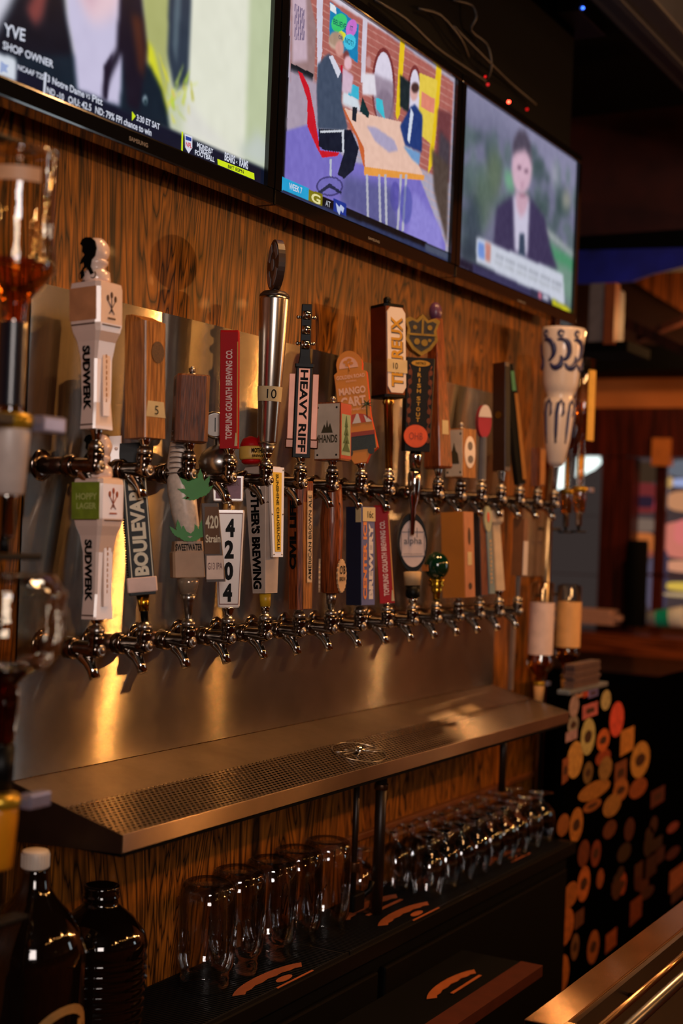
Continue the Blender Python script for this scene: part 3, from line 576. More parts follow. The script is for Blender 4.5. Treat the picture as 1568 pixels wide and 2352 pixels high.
def plate(g, face, h0, h1, c, w, s, th=1.0, w1=None, shape='rect', n=28):
    """thin plate lying on a face"""
    w1 = w if w1 is None else w1
    if shape == 'rect': P = [(c - w / 2, h0), (c + w / 2, h0), (c + w1 / 2, h1), (c - w1 / 2, h1)]
    else: P = ell(c, (h0 + h1) / 2, w / 2, (h1 - h0) / 2, n)
    if face == 'F': g.prism(P, -s - th, -s)
    else:
        n_ = len(P); V = [(-s - th, -p[0], p[1]) for p in P] + [(-s, -p[0], p[1]) for p in P]
        g.add(V, [tuple(range(n_)), tuple(range(2 * n_ - 1, n_ - 1, -1))] + [(i, n_ + i, n_ + (i + 1) % n_, (i + 1) % n_) for i in range(n_)])
    return g
CREAM = mat('cream ceramic', (232, 205, 192), .22, coat=.5, var=.04); BRN = mat('brown print', (70, 36, 18), .5, var=0); TAN = mat('tan print', (170, 110, 50), .5, var=0)
GREEN = mat('green leaf', (44, 130, 40), .45); REDM = mat('red enamel', (168, 4, 14), .5, spec=.2, var=.03); PINKT = mat('pale pink print', (226, 190, 184), .5, var=0)
# T1 / B1 ---- SUDWERK
def sudwerk(row, by, K, lean, label, green):
    h = H(row, 0, by, 2, lean, label); g = h.g(); q = K
    g.stack([(0, 68 * q, 46 * q), (6 * q, 68 * q, 46 * q), (60 * q, 58 * q, 44 * q), (160 * q, 60 * q, 50 * q), (200 * q, 70 * q, 66 * q), (222 * q, 84 * q, 84 * q), (240 * q, 92 * q, 90 * q), (322 * q, 92 * q, 92 * q), (334 * q, 88 * q, 88 * q), (338 * q, 70 * q, 70 * q)], bev=.1)
    g.lathe([(30 * q, 336 * q), (33 * q, 344 * q), (31 * q, 362 * q), (22 * q, 368 * q), (20 * q, 374 * q), (27 * q, 380 * q), (28 * q, 388 * q), (22 * q, 392 * q)], 24)
    g.lathe([(1, -26 * q), (19 * q, -24 * q), (29 * q, -14 * q), (32 * q, 0), (29 * q, 14 * q), (19 * q, 24 * q), (1, 26 * q)], 24, Matrix.Translation((0, 0, 412 * q)) @ Matrix.Rotation(math.radians(90), 4, 'X'))
    g.build('ceramic_body', CREAM, h.r)
    g = h.g(); ft(g, 'L', 'SUDWERK', 42 * q, 190 * q, 0, 23 * q, 'down', 30.5 * q, 34.5 * q, .05); g.build('lettering', INK, h.r)
    g = h.g(); plate(g, 'F', 30 * q, 190 * q, 4 * q, 22 * q, 24 * q, 3 * q, 26 * q); g.build('raised_panel', CREAM, h.r)
    g = h.g(); marks(g, 'F', 9, 60 * q, 175 * q, 4 * q, 4 * q, 27 * q, 27 * q); g.build('small_lettering', TAN, h.r)
    g = h.g(); plate(g, 'L', 236 * q, 239 * q, 0, 70 * q, 45 * q, 2 * q); plate(g, 'F', 234 * q, 237 * q, 0, 60 * q, 44.5 * q, 2 * q); plate(g, 'L', 8 * q, 11 * q, 0, 38 * q, 34 * q, 1 * q); g.build('brown_trim', BRN, h.r)
    g = h.g(); e = 46.5 * q    # crossed stalks emblem
    for dx, hh in ((-13, 298), (13, 298), (0, 306)): g.sphere((dx * q, -e, hh * q), 4.5 * q, 6, 1, .2, 1.7)
    for sx_ in (-1, 1): g.tube([(sx_ * 12 * q, -e, 292 * q), (-sx_ * 9 * q, -e, 262 * q)], .9 * q, 5)
    g.tube([(0, -e, 300 * q), (0, -e, 266 * q)], .9 * q, 5); plate(g, 'F', 250 * q, 254 * q, 0, 26 * q, 46 * q, .6); g.build('emblem', BRN if not green else mat('rust print', (160, 66, 30), .5, var=0), h.r)
    if green:
        g = h.g(); plate(g, 'L', 238 * q, 326 * q, 0, 86 * q, 46 * q, 1.2); g.build('green_label', mat('green paper label', (120, 140, 40), .5, var=.2, vs=60), h.r)
        g = h.g(); ft(g, 'L', 'HOPPY', 284 * q, 300 * q, 4 * q, 66 * q, 'flat', 47.3 * q, 47.3 * q, .03); ft(g, 'L', 'LAGER', 262 * q, 277 * q, 4 * q, 62 * q, 'flat', 47.3 * q, 47.3 * q, .03); g.build('label_lettering', mat('pale green print', (180, 190, 110), .5, var=0), h.r)
    else:
        g = h.g(); plate(g, 'L', 246 * q, 322 * q, 0, 80 * q, 45.6 * q, .8); g.build('side_label', mat('tan paper label', (190, 130, 88), .6, var=.2), h.r)
    # black lion bracket sign on the left of the knob
    P = [(-20, 345), (-8, 352), (-14, 366), (-4, 372), (4, 362), (10, 352), (17, 356), (8, 372), (12, 388), (22, 396), (26, 412), (22, 428), (10, 438), (-6, 440), (-16, 436), (-22, 426), (-14, 420), (-16, 408), (-8, 400), (-18, 390), (-22, 380), (-12, 384), (-10, 374), (-20, 362)]
    M2 = Matrix.Translation((-30 * q, 0, 0)) @ Matrix.Rotation(math.radians(-90), 4, 'Z')
    g = h.g(); g.prism([(a * q, b * q) for a, b in P], -2 * q, 2 * q, M2)
    g.build('lion_figure', MATTE, h.r, 'flat black standing lion')
    g = h.g()
    for cx, cz, r in ((-14, 352, 12), (16, 352, 8)): g.tube([M2 @ Vector(((cx + r * math.cos(a)) * q, 0, (cz + r * math.sin(a)) * q)) for a in np.linspace(1.6, 7.2, 16)], 1.2 * q, 5)
    g.build('scroll', mat('brown iron', (60, 40, 28), .4, .6), h.r)
    return h
sudwerk('t', 986, 1.0, .045, 'white ceramic tap handle with black lion figure on top, first of the upper row', False)
sudwerk('b', 1421, .96, .03, 'white ceramic tap handle with a green paper label, first of the lower row', True)
# T2 ---- light wood block
h = H('t', 1, 1007, 6.5, .04, 'tall light wood block tap handle with round dark emblem and numeral 5 sticker'); wd, d = h.dims(55, 40)
h.g().stack([(0, wd, d), (2, wd, d), (262, wd, d), (266, wd, d)], bev=.04).build('wood_block', PINE, h.r)
g = h.g(); g.stack([(266, wd, d), (284, wd * .96, d * .3, 0, d * .3)], bev=.04).build('sloped_top', PINE, h.r)
g = h.g(); plate(g, 'F', 172, 222, 6, 42, d / 2, 1.2, shape='e'); g.build('emblem', mat('burnt emblem', (78, 46, 24), .5, var=.4, vs=400), h.r)
g = h.g(); plate(g, 'F', 48, 84, 0, 64, d / 2, .6, 52); g.build('tape', PAPER, h.r); g = h.g(); ft(g, 'F', '5', 54, 74, 2, 12, 'flat', d / 2 + .7, d / 2 + .7); g.build('numeral', INK, h.r)
# T3 ---- brown block with nut
h = H('t', 2, 1017, 46, .0, 'short reddish brown wood block tap handle with a nut on top'); wd, d = h.dims(19, 73)
h.g().stack([(0, wd * .9, d * .8), (4, wd, d), (152, wd, d), (156, wd * .94, d * .9)], bev=.12).build('wood_block', WALNUT, h.r)
g = h.g(); g.lathe([(12, 156), (12, 159), (6, 160), (6, 163)], 16).lathe([(8, 163), (8, 172)], 6).lathe([(4, 172), (4, 176)], 10).build('nut', SATIN, h.r)
g = h.g(); [plate(g, 'L', a, a + 40, 0, d * .35, wd / 2, .5, shape='e') for a in (18, 105)]; g.build('side_marks', mat('burnt mark', (50, 24, 12), .6), h.r)
# T4 / B9 ---- red TOPPLING GOLIATH
def goliath(row, i, by, hgt, wd, rz, lean, label):
    h = H(row, i, by, rz, lean, label); d = wd * .62
    h.g().stack([(0, wd, d), (3, wd, d), (hgt - 5, wd * 1.0, d), (hgt, wd * .96, d * .9)], bev=.05).build('red_block', REDM, h.r)
    g = h.g(); plate(g, 'F', 12, hgt * .9, wd / 2 - 1.5, 2.2, d / 2, .4, 2.2); g.build('yellow_edge', mat('amber edge', (206, 150, 40), .5), h.r)
    g = h.g(); ft(g, 'F', 'TOPPLING GOLIATH BREWING CO.', hgt * .075, hgt * .835, 0, wd * .36, 'up', d / 2, d / 2, .035); g.build('lettering', PINKT, h.r)
    g = h.g(); plate(g, 'F', hgt * .02, hgt * .13, wd * .40, 7, d / 2, .7, 2); g.build('tape', PAPER, h.r)
goliath('t', 3, 1030, 272, 42, 64, .035, 'long red tap handle with white upward lettering in the upper row')
goliath('b', 8, 1390, 226, 34, 62, .10, 'shorter red tap handle with white upward lettering in the lower row')
# T5 ---- steel cone
h = H('t', 4, 1040, 60, -.01, 'tall tapering polished steel cone tap handle with a disc sign on top'); k = h.k
h.g().lathe([(12, 0), (14, 4), (22, 22)], 28).build('collar', SATIN, h.r)
g = h.g(); g.lathe([(21.5, 22), (22.5, 26), (35, 352), (35, 358)], 36).build('cone', mat('brushed cone steel', (190, 178, 165), .24, 1, var=.06), h.r)
h.g().lathe([(35, 358), (34, 364), (26, 371), (6, 373)], 28).build('cap', mat('dark cap', (60, 42, 32), .4), h.r)
MR = Matrix.Rotation(math.radians(-72), 4, 'Z')
g = h.g(); g.prism(ell(0, 432, 50, 58, 36), -8, 8, MR @ Matrix.Translation((0, 0, 0))); g.tube([(0, 0, 368), (0, 0, 384)], 9, 12); g.build('disc_sign', mat('dark disc', (58, 40, 34), .4), h.r)
g = h.g()
for a0, a1 in ((20, 75), (110, 165), (200, 255), (290, 345)):
    P = ell(0, 432, 44, 52, 8, a0, a1) + ell(0, 432, 27, 32, 8, a1, a0)
    g.prism(P, -9.5, -8.2, MR); g.prism(P, 8.2, 9.5, MR)
g.prism(ell(0, 432, 11, 14, 16), -9.5, -8.2, MR); g.build('disc_emblem', mat('grey emblem', (130, 120, 118), .4), h.r)
g = h.g(); g.lathe([(27.2, 118), (28.8, 152)], 28, cap=False); g.build('tape', PAPER, h.r)
g = h.g(); ft(g, 'F', '10', 124, 145, 6, 22, 'flat', 28.5, 29.5); g.build('numeral', INK, h.r)
# T6 ---- HEAVY RIFF guitar
h = H('t', 5, 1050, 57, .0, 'black and pink tap handle shaped like a guitar neck with tuning pegs'); COP = mat('copper pink board', (200, 136, 112), .4, .25, var=.12)
g = h.g(); g.stack([(0, 42, 26), (205, 38, 26), (207, 44, 28), (214, 44, 28)], bev=.08); g.stack([(214, 30, 18), (232, 24, 16), (350, 24, 16), (352, 22, 14)], bev=.1); g.build('neck', BLACK, h.r)
g = h.g(); plate(g, 'F', 8, 203, 0, 25, 13, .8); g.build('name_plate', COP, h.r)
g = h.g(); ft(g, 'F', 'HEAVY RIFF', 12, 200, 0, 18, 'down', 14, 14, .035); g.build('lettering', INK, h.r)
g = h.g()
for sg in (-1, 1): g.box(sg * 27 - 7, sg * 27 + 7, -2, 12, 42, 192, 1)
g.build('side_board', COP, h.r)
g = h.g(); g.box(-38, 38, -8, 14, 20, 42, 3); g.build('lower_block', mat('bronze block', (90, 58, 46), .3, .7), h.r)
g = h.g()
for hh in (258, 292, 326): g.lathe([(3, -10), (10, -9), (11, 0), (10, 9), (3, 10)], 18, Matrix.Translation((0, -8, hh)) @ Matrix.Rotation(math.radians(90), 4, 'Y'))
g.build('chrome_barrel', CHROME, h.r)
g = h.g()
for hh in (262, 322):
    for sg in (-1, 1): g.tube([(sg * 11, 0, hh), (sg * 17, 0, hh)], 3, 8); g.sphere((sg * 19, 0, hh), 4.5, 8)
g.build('tuning_peg', CHROME, h.r)
# T7 / T12 ---- plate boxes
def platebox(i, by, a, b, hgt, rz, label, t1_, art, lean=.03):
    h = H('t', i, by, rz, lean, label); wd, d = h.dims(a, b)
    h.g().stack([(0, wd, d), (hgt, wd, d)], bev=.04).build('wood_block', REDWOOD if i == 6 else PINE, h.r)
    g = h.g(); plate(g, 'L', 3, hgt - 3, 0, d * .93, wd / 2, 1); g.build('metal_plate', mat('zinc plate', (206, 190, 172), .4, .15, var=.1), h.r)
    g = h.g(); [g.sphere((-wd / 2 - 1, sy * d * .36, hh), 2.6, 6, .4) for sy in (-1, 1) for hh in (12, hgt - 12)]; g.build('screws', BLACK, h.r)
    g = h.g(); g.lathe([(9, hgt), (9, hgt + 3), (4, hgt + 4), (4, hgt + 8)], 12).sphere((0, 0, hgt + 11), 6, 8); g.build('bolt', SATIN, h.r)
    g = h.g()
    if t1_: ft(g, 'L', t1_, hgt * .3, hgt * .44, 0, d * .8, 'flat', wd / 2 + 1, wd / 2 + 1, .03)
    P = [(-d * .22, hgt * .47), (-d * .1, hgt * .62), (-d * .04, hgt * .55), (0, hgt * .7), (d * .05, hgt * .56), (d * .12, hgt * .64), (d * .22, hgt * .47)] if t1_ else [(-d * .3, hgt * .28), (-d * .22, hgt * .48), (-d * .1, hgt * .55), (0, hgt * .72), (d * .1, hgt * .55), (d * .22, hgt * .48), (d * .3, hgt * .28)]
    V = [(-wd / 2 - 1.6, -p[0], p[1]) for p in P] + [(-wd / 2 - 1, -p[0], p[1]) for p in P]; n_ = len(P); g.add(V, [tuple(range(n_)), tuple(range(2 * n_ - 1, n_ - 1, -1))]); g.build('plate_print', mat('olive print', (62, 54, 34), .5), h.r)
    art(h, wd, d, hgt); return h
def art4(h, w_, d, hg):
    g = h.g(); plate(g, 'F', 4, hg - 2, 0, w_ * .96, d / 2, .6); g.build('can_label', mat('red can label', (170, 26, 30), .4), h.r)
    g = h.g(); plate(g, 'F', 12, hg * .8, 0, w_ * .8, d / 2 + .6, .5); g.build('label_ground', mat('pale can green', (140, 170, 140), .5), h.r)
    g = h.g(); [g.prism([(-w_ * .34 * (1 - j * .2), hg * (.16 + .14 * j)), (w_ * .34 * (1 - j * .2), hg * (.16 + .14 * j)), (0, hg * (.36 + .14 * j))], -d / 2 - 1.9, -d / 2 - 1.2) for j in range(4)]; g.build('fir_tree', mat('fir green', (20, 84, 50), .5), h.r)
def art12(h, w_, d, hg):
    g = h.g(); plate(g, 'F', hg * .2, hg * .85, 0, w_ * .8, d / 2, .8, shape='e'); g.build('oval_label', WHITE, h.r)
    g = h.g(); plate(g, 'F', hg * .56, hg * .74, 0, w_ * .35, d / 2 + .9, .5, shape='e'); plate(g, 'F', hg * .3, hg * .46, 2, w_ * .4, d / 2 + .9, .5, shape='e'); g.build('label_print', mat('grey print', (90, 84, 88), .5), h.r)
platebox(6, 1058, 60, 25, 132, -5, 'small metal plated block tap handle with red and green side', '4HANDS', art4)
platebox(11, 1098, 38, 34, 112, 10, 'small block tap handle with pale metal plate and white oval label', None, art12)
# T8 ---- MANGO CART
h = H('t', 7, 1064, 68, .15, 'orange board tap handle with rounded top and fruit cart picture'); OR = mat('mango yellow', (214, 132, 28), .45, var=.06); ORE = mat('orange edge', (232, 84, 26), .45, var=.03)
P = [(-14, 0), (14, 0), (24, 18), (44, 32), (36, 110), (38, 210), (28, 214)] + ell(0, 226, 31, 36, 14, 10, 170) + [(-30, 216), (-38, 210), (-36, 110), (-44, 32), (-24, 18)]
h.g().prism(P, -12, 12).build('board', ORE, h.r); Q = [(x * .985, z + .4 if z < 5 else z) for x, z in P]; h.g().prism(Q, -12.9, -12.2).build('front_print', OR, h.r)
g = h.g(); g.prism(ell(-2, 222, 22, 26, 16, 0, 180), -13.6, -13); g.build('sun_badge', mat('peach badge', (236, 178, 150), .5), h.r)
g = h.g(); [g.prism(ell(-2 + a, 232 + b, 6, 4, 8), -14.2, -13.7) for a, b in ((-6, 4), (3, 8), (6, 0), (-2, -3))]; g.tube([(-2, -14, 214), (-1, -14, 230)], 1.3, 5); g.build('badge_tree', OR, h.r)
g = h.g(); ft(g, 'F', 'GOLDEN ROAD', 197, 206, 0, 66, 'flat', 13, 13, .02); ft(g, 'F', 'BREWING', 189, 193, 0, 24, 'flat', 13, 13); ft(g, 'F', 'MANGO', 160, 177, 0, 62, 'flat', 13, 13, .04); ft(g, 'F', 'CART', 132, 155, 0, 58, 'flat', 13, 13, .04); ft(g, 'F', 'MANGO WHEAT ALE', 122, 127, 0, 52, 'flat', 13, 13, .01); g.build('lettering', mat('peach print', (244, 190, 160), .5, var=0), h.r)
g = h.g(); g.prism(ell(4, 92, 34, 22, 12, 0, 180), -14, -13); g.build('umbrella', mat('umbrella red', (186, 60, 30), .5), h.r)
g = h.g(); g.prism([(-8, 92), (12, 92), (8, 113), (4, 114)], -14.6, -14.1); g.prism([(24, 92), (38, 92), (20, 110)], -14.6, -14.1); g.build('umbrella_panel', mat('umbrella cream', (214, 206, 200), .5), h.r)
g = h.g(); g.box(-34, 40, -14.2, -13, 30, 62); g.prism(ell(28, 26, 8, 9, 12), -15, -13); g.prism(ell(-22, 26, 8, 9, 12), -15, -13); g.build('cart', mat('cart teal black', (34, 46, 44), .5, var=.5, vs=700), h.r)
g = h.g(); g.box(-35, 41, -15, -13, 62, 72); g.build('cart_shelf', mat('cart red', (150, 50, 24), .5), h.r)
g = h.g(); [g.tube([(30, -13.6, 134), (30 + 14 * math.cos(a), -13.6, 134 + 14 * math.sin(a) - 3)], [2.2, .5], 5) for a in (-.4, .3, 1.0, 2.0, 2.8, 3.5)]; g.tube([(30, -13.6, 134), (27, -13.6, 100)], 1.4, 5); g.build('palm', mat('palm green', (24, 60, 40), .5), h.r)
# T9 ---- TERREUX
h = H('t', 8, 1100, 22, .05, 'white enamel plate tap handle with gold lettering on a brass rod', ferrule=False); wd, d = h.dims(36, 44)
h.g().lathe([(7, -h.h0), (9, -8), (9, 4)], 16).build('ferrule', CHROME, h.r); h.g().lathe([(9, 4), (11, 150), (15, 156), (12, 162), (14, 168)], 20).build('brass_rod', BRASS, h.r)
h.g().stack([(172, wd, d), (178, wd, d), (370, wd, d), (374, wd, d)], bev=.04).build('box', mat('bronze box', (120, 66, 38), .3, .8), h.r)
h.g().stack([(166, wd + 6, d + 6), (172, wd + 6, d + 6)]).build('bottom_cap', BLACK, h.r); g = h.g(); g.stack([(374, wd + 4, d + 4), (380, wd + 4, d + 4)]); g.lathe([(9, 380), (9, 396), (6, 400)], 12); g.build('top_cap', BLACK, h.r)
g = h.g(); w2 = wd * .97; P = [(-w2 / 2, 190), (-w2 / 2 + 10, 176), (w2 / 2 - 10, 176), (w2 / 2, 190), (w2 / 2, 360), (w2 / 2 - 10, 372), (-w2 / 2 + 10, 372), (-w2 / 2, 360)]; g.prism(P, -d / 2 - 3, -d / 2); g.build('enamel_plate', WHITE, h.r)
g = h.g(); ft(g, 'F', 'TERREUX', 190, 350, 0, 34, 'up', d / 2 + 3, d / 2 + 3, .03); g.build('lettering', mat('gold print', (200, 150, 40), .4, .3), h.r)
g = h.g(); ft(g, 'F', 'TERREUX', 188, 348, 2, 36, 'up', d / 2 + 3, d / 2 + 3, .045, .1, .15); g.build('lettering_shadow', mat('grey print', (90, 84, 88), .5), h.r)
g = h.g(); plate(g, 'F', 222, 252, 0, wd * 1.06, d / 2 + 3.8, .8); g.build('tape', PAPER, h.r); g = h.g(); ft(g, 'F', '10', 230, 244, -6, 14, 'flat', d / 2 + 4.7, d / 2 + 4.7); g.build('numeral', INK, h.r)
# T10 ---- IRISH STOUT
h = H('t', 9, 1040, 48, .0, 'dark board tap handle with a gold shield on top and orange disc', fm=BRASS); h.g().lathe([(13, -h.h0), (15, -4), (12, 4)], 20).build('chrome_cup', CHROME, h.r)
g = h.g(); g.stack([(4, 62, 30), (218, 68, 30)], bev=.06); g.build('board', mat('near black board', (12, 9, 7), .4, spec=.25), h.r)
g = h.g(); [g.tube([(sx * 24 + sx * 4 * math.cos(a * 1.0), -15.5, 20 + a * 10) for a in range(19)], 1.1, 5) for sx in (-1, 1)]; [g.prism(ell(sx * 24, 30 + j * 22, 5, 7, 8), -16, -15.4) for sx in (-1, 1) for j in range(8)]; g.build('knot_border', mat('dull red gold', (110, 52, 20), .4, .4), h.r)
g = h.g()
for j, c in enumerate('IRISHSTOUT'): ft(g, 'F', c, 186 - j * 12.2 - (5 if j > 4 else 0), 195 - j * 12.2 - (5 if j > 4 else 0), -2, 9 if c != 'I' else 2.5, 'flat', 15.4, 15.4, .02)
g.build('lettering', mat('gold print', (200, 150, 40), .4, .3), h.r)
g = h.g(); plate(g, 'F', 198, 212, 0, 44, 15, 1.4, shape='e'); g.build('nitro_badge', mat('gold badge', (190, 140, 40), .4, .4), h.r); g = h.g(); ft(g, 'F', 'NITRO', 202, 208, 0, 24, 'flat', 16.6, 16.6, .02); g.build('badge_lettering', INK, h.r)
g = h.g(); plate(g, 'F', 12, 64, -6, 56, 15, 4, shape='e'); g.build('orange_disc', mat('orange disc', (226, 84, 22), .45), h.r)
g = h.g(); ft(g, 'F', 'OHB', 30, 46, -6, 32, 'flat', 19.2, 19.2); g.build('disc_print', mat('dark orange print', (150, 50, 16), .5, var=0), h.r)
SH = [(0, 222), (22, 236), (38, 258), (34, 282), (42, 304), (30, 310), (14, 304), (0, 318), (-14, 304), (-30, 310), (-42, 304), (-34, 282), (-38, 258), (-22, 236)]
g = h.g(); g.prism(SH, -17, 14); g.build('shield', mat('aged gold', (150, 116, 36), .4, .5, var=.3), h.r)
g = h.g(); g.prism([(a * .8, 270 + (b - 270) * .8) for a, b in SH], -18, -17); g.build('shield_field', mat('dark olive field', (44, 34, 14), .5, var=.5, vs=300), h.r)
g = h.g(); g.box(-2.5, 2.5, -20, -17.5, 272, 306); g.box(-34, 34, -20, -17.5, 268, 272.5); [g.prism(ell(a, b, r, r, 10), -20, -18) for a, b, r in ((-12, 254, 7), (6, 252, 8), (18, 258, 4), (-18, 286, 5), (17, 287, 6))]; g.build('shield_relief', mat('aged gold', (150, 116, 36)), h.r)
# T11 ---- tapered wood
h = H('t', 10, 1076, 16, .055, 'tall tapered orange wood tap handle behind the gold shield handle'); h.g().stack([(0, 42, 46), (5, 46, 50), (300, 26, 28), (345, 24, 26)], bev=.05).build('tapered_block', REDWOOD, h.r)
g = h.g(); plate(g, 'F', 78, 110, 2, 22, 21, 1.4, 20); g.build('tape', PAPER, h.r); h.g().sphere((0, 0, 362), 19, 12, .8, .8, 1.2).build('purple_knob', mat('purple glaze', (96, 60, 90), .3), h.r)
# T13
h = H('t', 12, 1108, 40, .01, 'grey stick tap handle with pink and white oval head'); h.g().stack([(0, 18, 18), (100, 16, 16)], bev=.3).build('stick', mat('grey blue stick', (92, 94, 104), .5), h.r)
h.g().prism(ell(0, 135, 17, 38), -8, 8).build('oval_head', mat('rose head', (170, 50, 66), .45), h.r); g = h.g(); g.prism(ell(0, 135, 17, 38, 20, 15, 165), -8.8, -8); g.build('head_top', WHITE, h.r)
# T14
h = H('t', 13, 1082, 20, .04, 'dark brown blade tap handle near the end of the upper row'); wd, d = h.dims(26, 14); h.g().stack([(0, wd, d), (250, wd * .8, d)], bev=.06).build('blade', mat('dark walnut', (52, 24, 12), .4), h.r)
g = h.g(); plate(g, 'F', 10, 240, 0, wd * .8, d / 2, 1); g.build('front_face', BLACK, h.r); g = h.g(); plate(g, 'L', 120, 138, 0, d * .5, wd / 2, 1, shape='e'); g.build('badge', BRASS, h.r)
# T15
h = H('t', 14, 1112, 40, .13, 'long black slanting tap handle with gold stripe and green tip'); h.g().stack([(0, 22, 20), (200, 30, 22), (280, 22, 18)], bev=.1).build('shaft', BLACK, h.r)
g = h.g(); plate(g, 'F', 10, 210, 8, 10, 11.5, .8, 8); g.build('gold_stripe', mat('amber wood stripe', (150, 96, 36), .4), h.r); g = h.g(); plate(g, 'F', 216, 262, 4, 10, 11.5, .8, 8); g.build('green_tip', mat('mint print', (70, 130, 90), .5), h.r)
# T16
h = H('t', 15, 1118, 6, .02, 'small brown wood block tap handle below the ceramic one'); wd, d = h.dims(20, 15); h.g().stack([(0, wd, d), (88, wd, d)], bev=.05).build('wood_block', WALNUT, h.r); g = h.g(); plate(g, 'F', 4, 84, 0, wd * .9, d / 2, 1); g.build('pale_front', PINE, h.r)
# T17 ---- blue & white ceramic
h = H('t', 16, 1070, 40, -.02, 'big blue and white painted ceramic tap handle at the right end'); h.g().lathe([(14, 0), (20, 10), (30, 60), (36, 130), (35, 150), (30, 160), (36, 172), (41, 190), (46, 260), (51, 310), (49, 316), (20, 318)], 32).build('ceramic_body', WHITE, h.r)
BLU = mat('cobalt glaze', (44, 50, 96), .35)
def curl(g, a0, hh, r, R0, span, w_, R=44, sgn=1):
    pts = []
    for t in np.linspace(0, span, 16):
        lat = r * math.cos(t + R0) * sgn; a = math.radians(a0) + lat / R; zz = hh + r * 1.25 * math.sin(t + R0); rr = float(np.interp(zz, [10, 60, 130, 150, 160, 172, 190, 260, 310], [20, 30, 36, 35, 30, 36, 41, 46, 51])) - w_ * .35; pts.append((rr * math.cos(a), rr * math.sin(a), zz))
    g.tube(pts, [w_ * (.5 + .5 * math.sin(math.pi * i / 15)) for i in range(16)], 6)
g = h.g()
for a0 in (-170, -125, -80, 10, 55, 120):
    curl(g, a0, 262, 20, 1.2, 3.2, 8, 43, -1); curl(g, a0 + 32, 240, 14, 3.5, 3.4, 8, 44); curl(g, a0, 300, 5, 0, 6.0, 4, 43)
for a0 in (-160, -112, -64, -16, 60, 130):
    pts = [(a0 - 14, 52), (a0 - 15, 80), (a0 - 15, 120), (a0 - 11, 142), (a0, 150), (a0 + 9, 142), (a0 + 10, 120), (a0 + 4, 112)]; W_ = []
    for a, zz in pts: rr = float(np.interp(zz, [10, 60, 130, 150, 160], [20, 30, 36, 35, 30])) - 1.5; W_.append((rr * math.cos(math.radians(a)), rr * math.sin(math.radians(a)), zz))
    g.tube(W_, [3, 4.5, 5, 5, 4.5, 4, 4, 2], 6)
g.build('painted_scrolls', BLU, h.r)
# ================= lower row
# B2 ---- BOULEVARD
h = H('b', 1, 1366, 50, .13, 'black board tap handle with saw toothed edge, cream lettering and white tape', ferrule=False)
h.g().lathe([(8, -h.h0), (9, -h.h0 + 22), (11, -h.h0 + 24)], 18).build('ferrule', BLACK, h.r); h.g().lathe([(11, -h.h0 + 24), (15, -1)], 20).build('gold_collar', GOLD, h.r)
h.g().stack([(0, 60, 34), (12, 60, 34), (330, 56, 30), (352, 50, 28)], bev=.04).build('black_board', BLACK, h.r)
g = h.g(); [g.box(-33, -29, -15, -9, 40 + j * 6, 43 + j * 6) for j in range(46)]; g.build('saw_teeth', MATTE, h.r)
g = h.g(); ft(g, 'F', 'BOULEVARD', 44, 270, 2, 33, 'up', 17, 16, .045); g.build('lettering', mat('cream print', (214, 206, 180), .5, var=0), h.r)
g = h.g(); [plate(g, 'F', 40, 300, x, 2.2, 17.2, .5, 2.2) for x in (-22, 26)]; plate(g, 'F', 298, 301, 2, 50, 17, .5); g.build('border_line', mat('cream print', (214, 206, 180)), h.r)
h.g().stack([(6, 66, 40), (8, 68, 42), (38, 68, 42), (40, 66, 40)], bev=.06).build('white_tape', mat('white tape', (226, 196, 186), .6), h.r)
g = h.g(); g.stack([(300, 26, 16, -38, 6), (372, 30, 16, -34, 8)], bev=.1); g.sphere((-34, -3, 342), 4, 6, 1, .3); g.build('cream_wing', CREAM, h.r)
# B3 ---- trout and leaf
h = H('b', 2, 1365, 44, .055, 'tap handle shaped as a white spotted trout over a green hemp leaf', ferrule=False)
h.g().lathe([(8, -h.h0), (11, -20), (13, -14), (19, 0)], 22).build('ferrule', SATIN, h.r)
h.g().lathe([(18.5, 0), (24, 24), (26, 38)], 22).build('clear_collar', mat('smoky collar', (150, 130, 110), .15, .3), h.r)
g = h.g(); g.stack([(38, 70, 46), (40, 76, 50), (96, 78, 52), (100, 70, 50), (122, 66, 46)], bev=.1); g.build('base', mat('tan base', (176, 140, 110), .5), h.r)
g = h.g(); ft(g, 'F', 'SWEETWATER', 100, 116, -2, 62, 'flat', 26.5, 25, .03); g.build('lettering', INK, h.r)
g = h.g(); g.tube([(6, 0, 118), (0, -4, 150), (-8, -6, 190), (-14, -4, 240), (-18, 0, 290), (-14, 2, 340), (-10, 0, 372), (-8, 0, 384)], [26, 30, 34, 36, 33, 28, 24, 18], 20, flat=.9); g.build('trout_body', mat('trout white', (220, 200, 184), .35, var=.15, vs=120), h.r)
g = h.g()
for j in range(9): g.tube([(-34 + 4 * j * .2 + 30 * math.cos(a) * .8, -33 - abs(2 * math.sin(a)), 270 + j * 12 + 8 * math.sin(a)) for a in np.linspace(.6, 2.2, 6)], 1.2, 4)
for j in range(12): g.box(-30, -14, -31, -27, 334 + j * 4, 336 + j * 4)
for j in range(12): g.box(2, 12, -30, -26, 334 + j * 4, 336 + j * 4)
g.build('gill_marks', mat('grey scale marks', (84, 74, 72), .5), h.r)
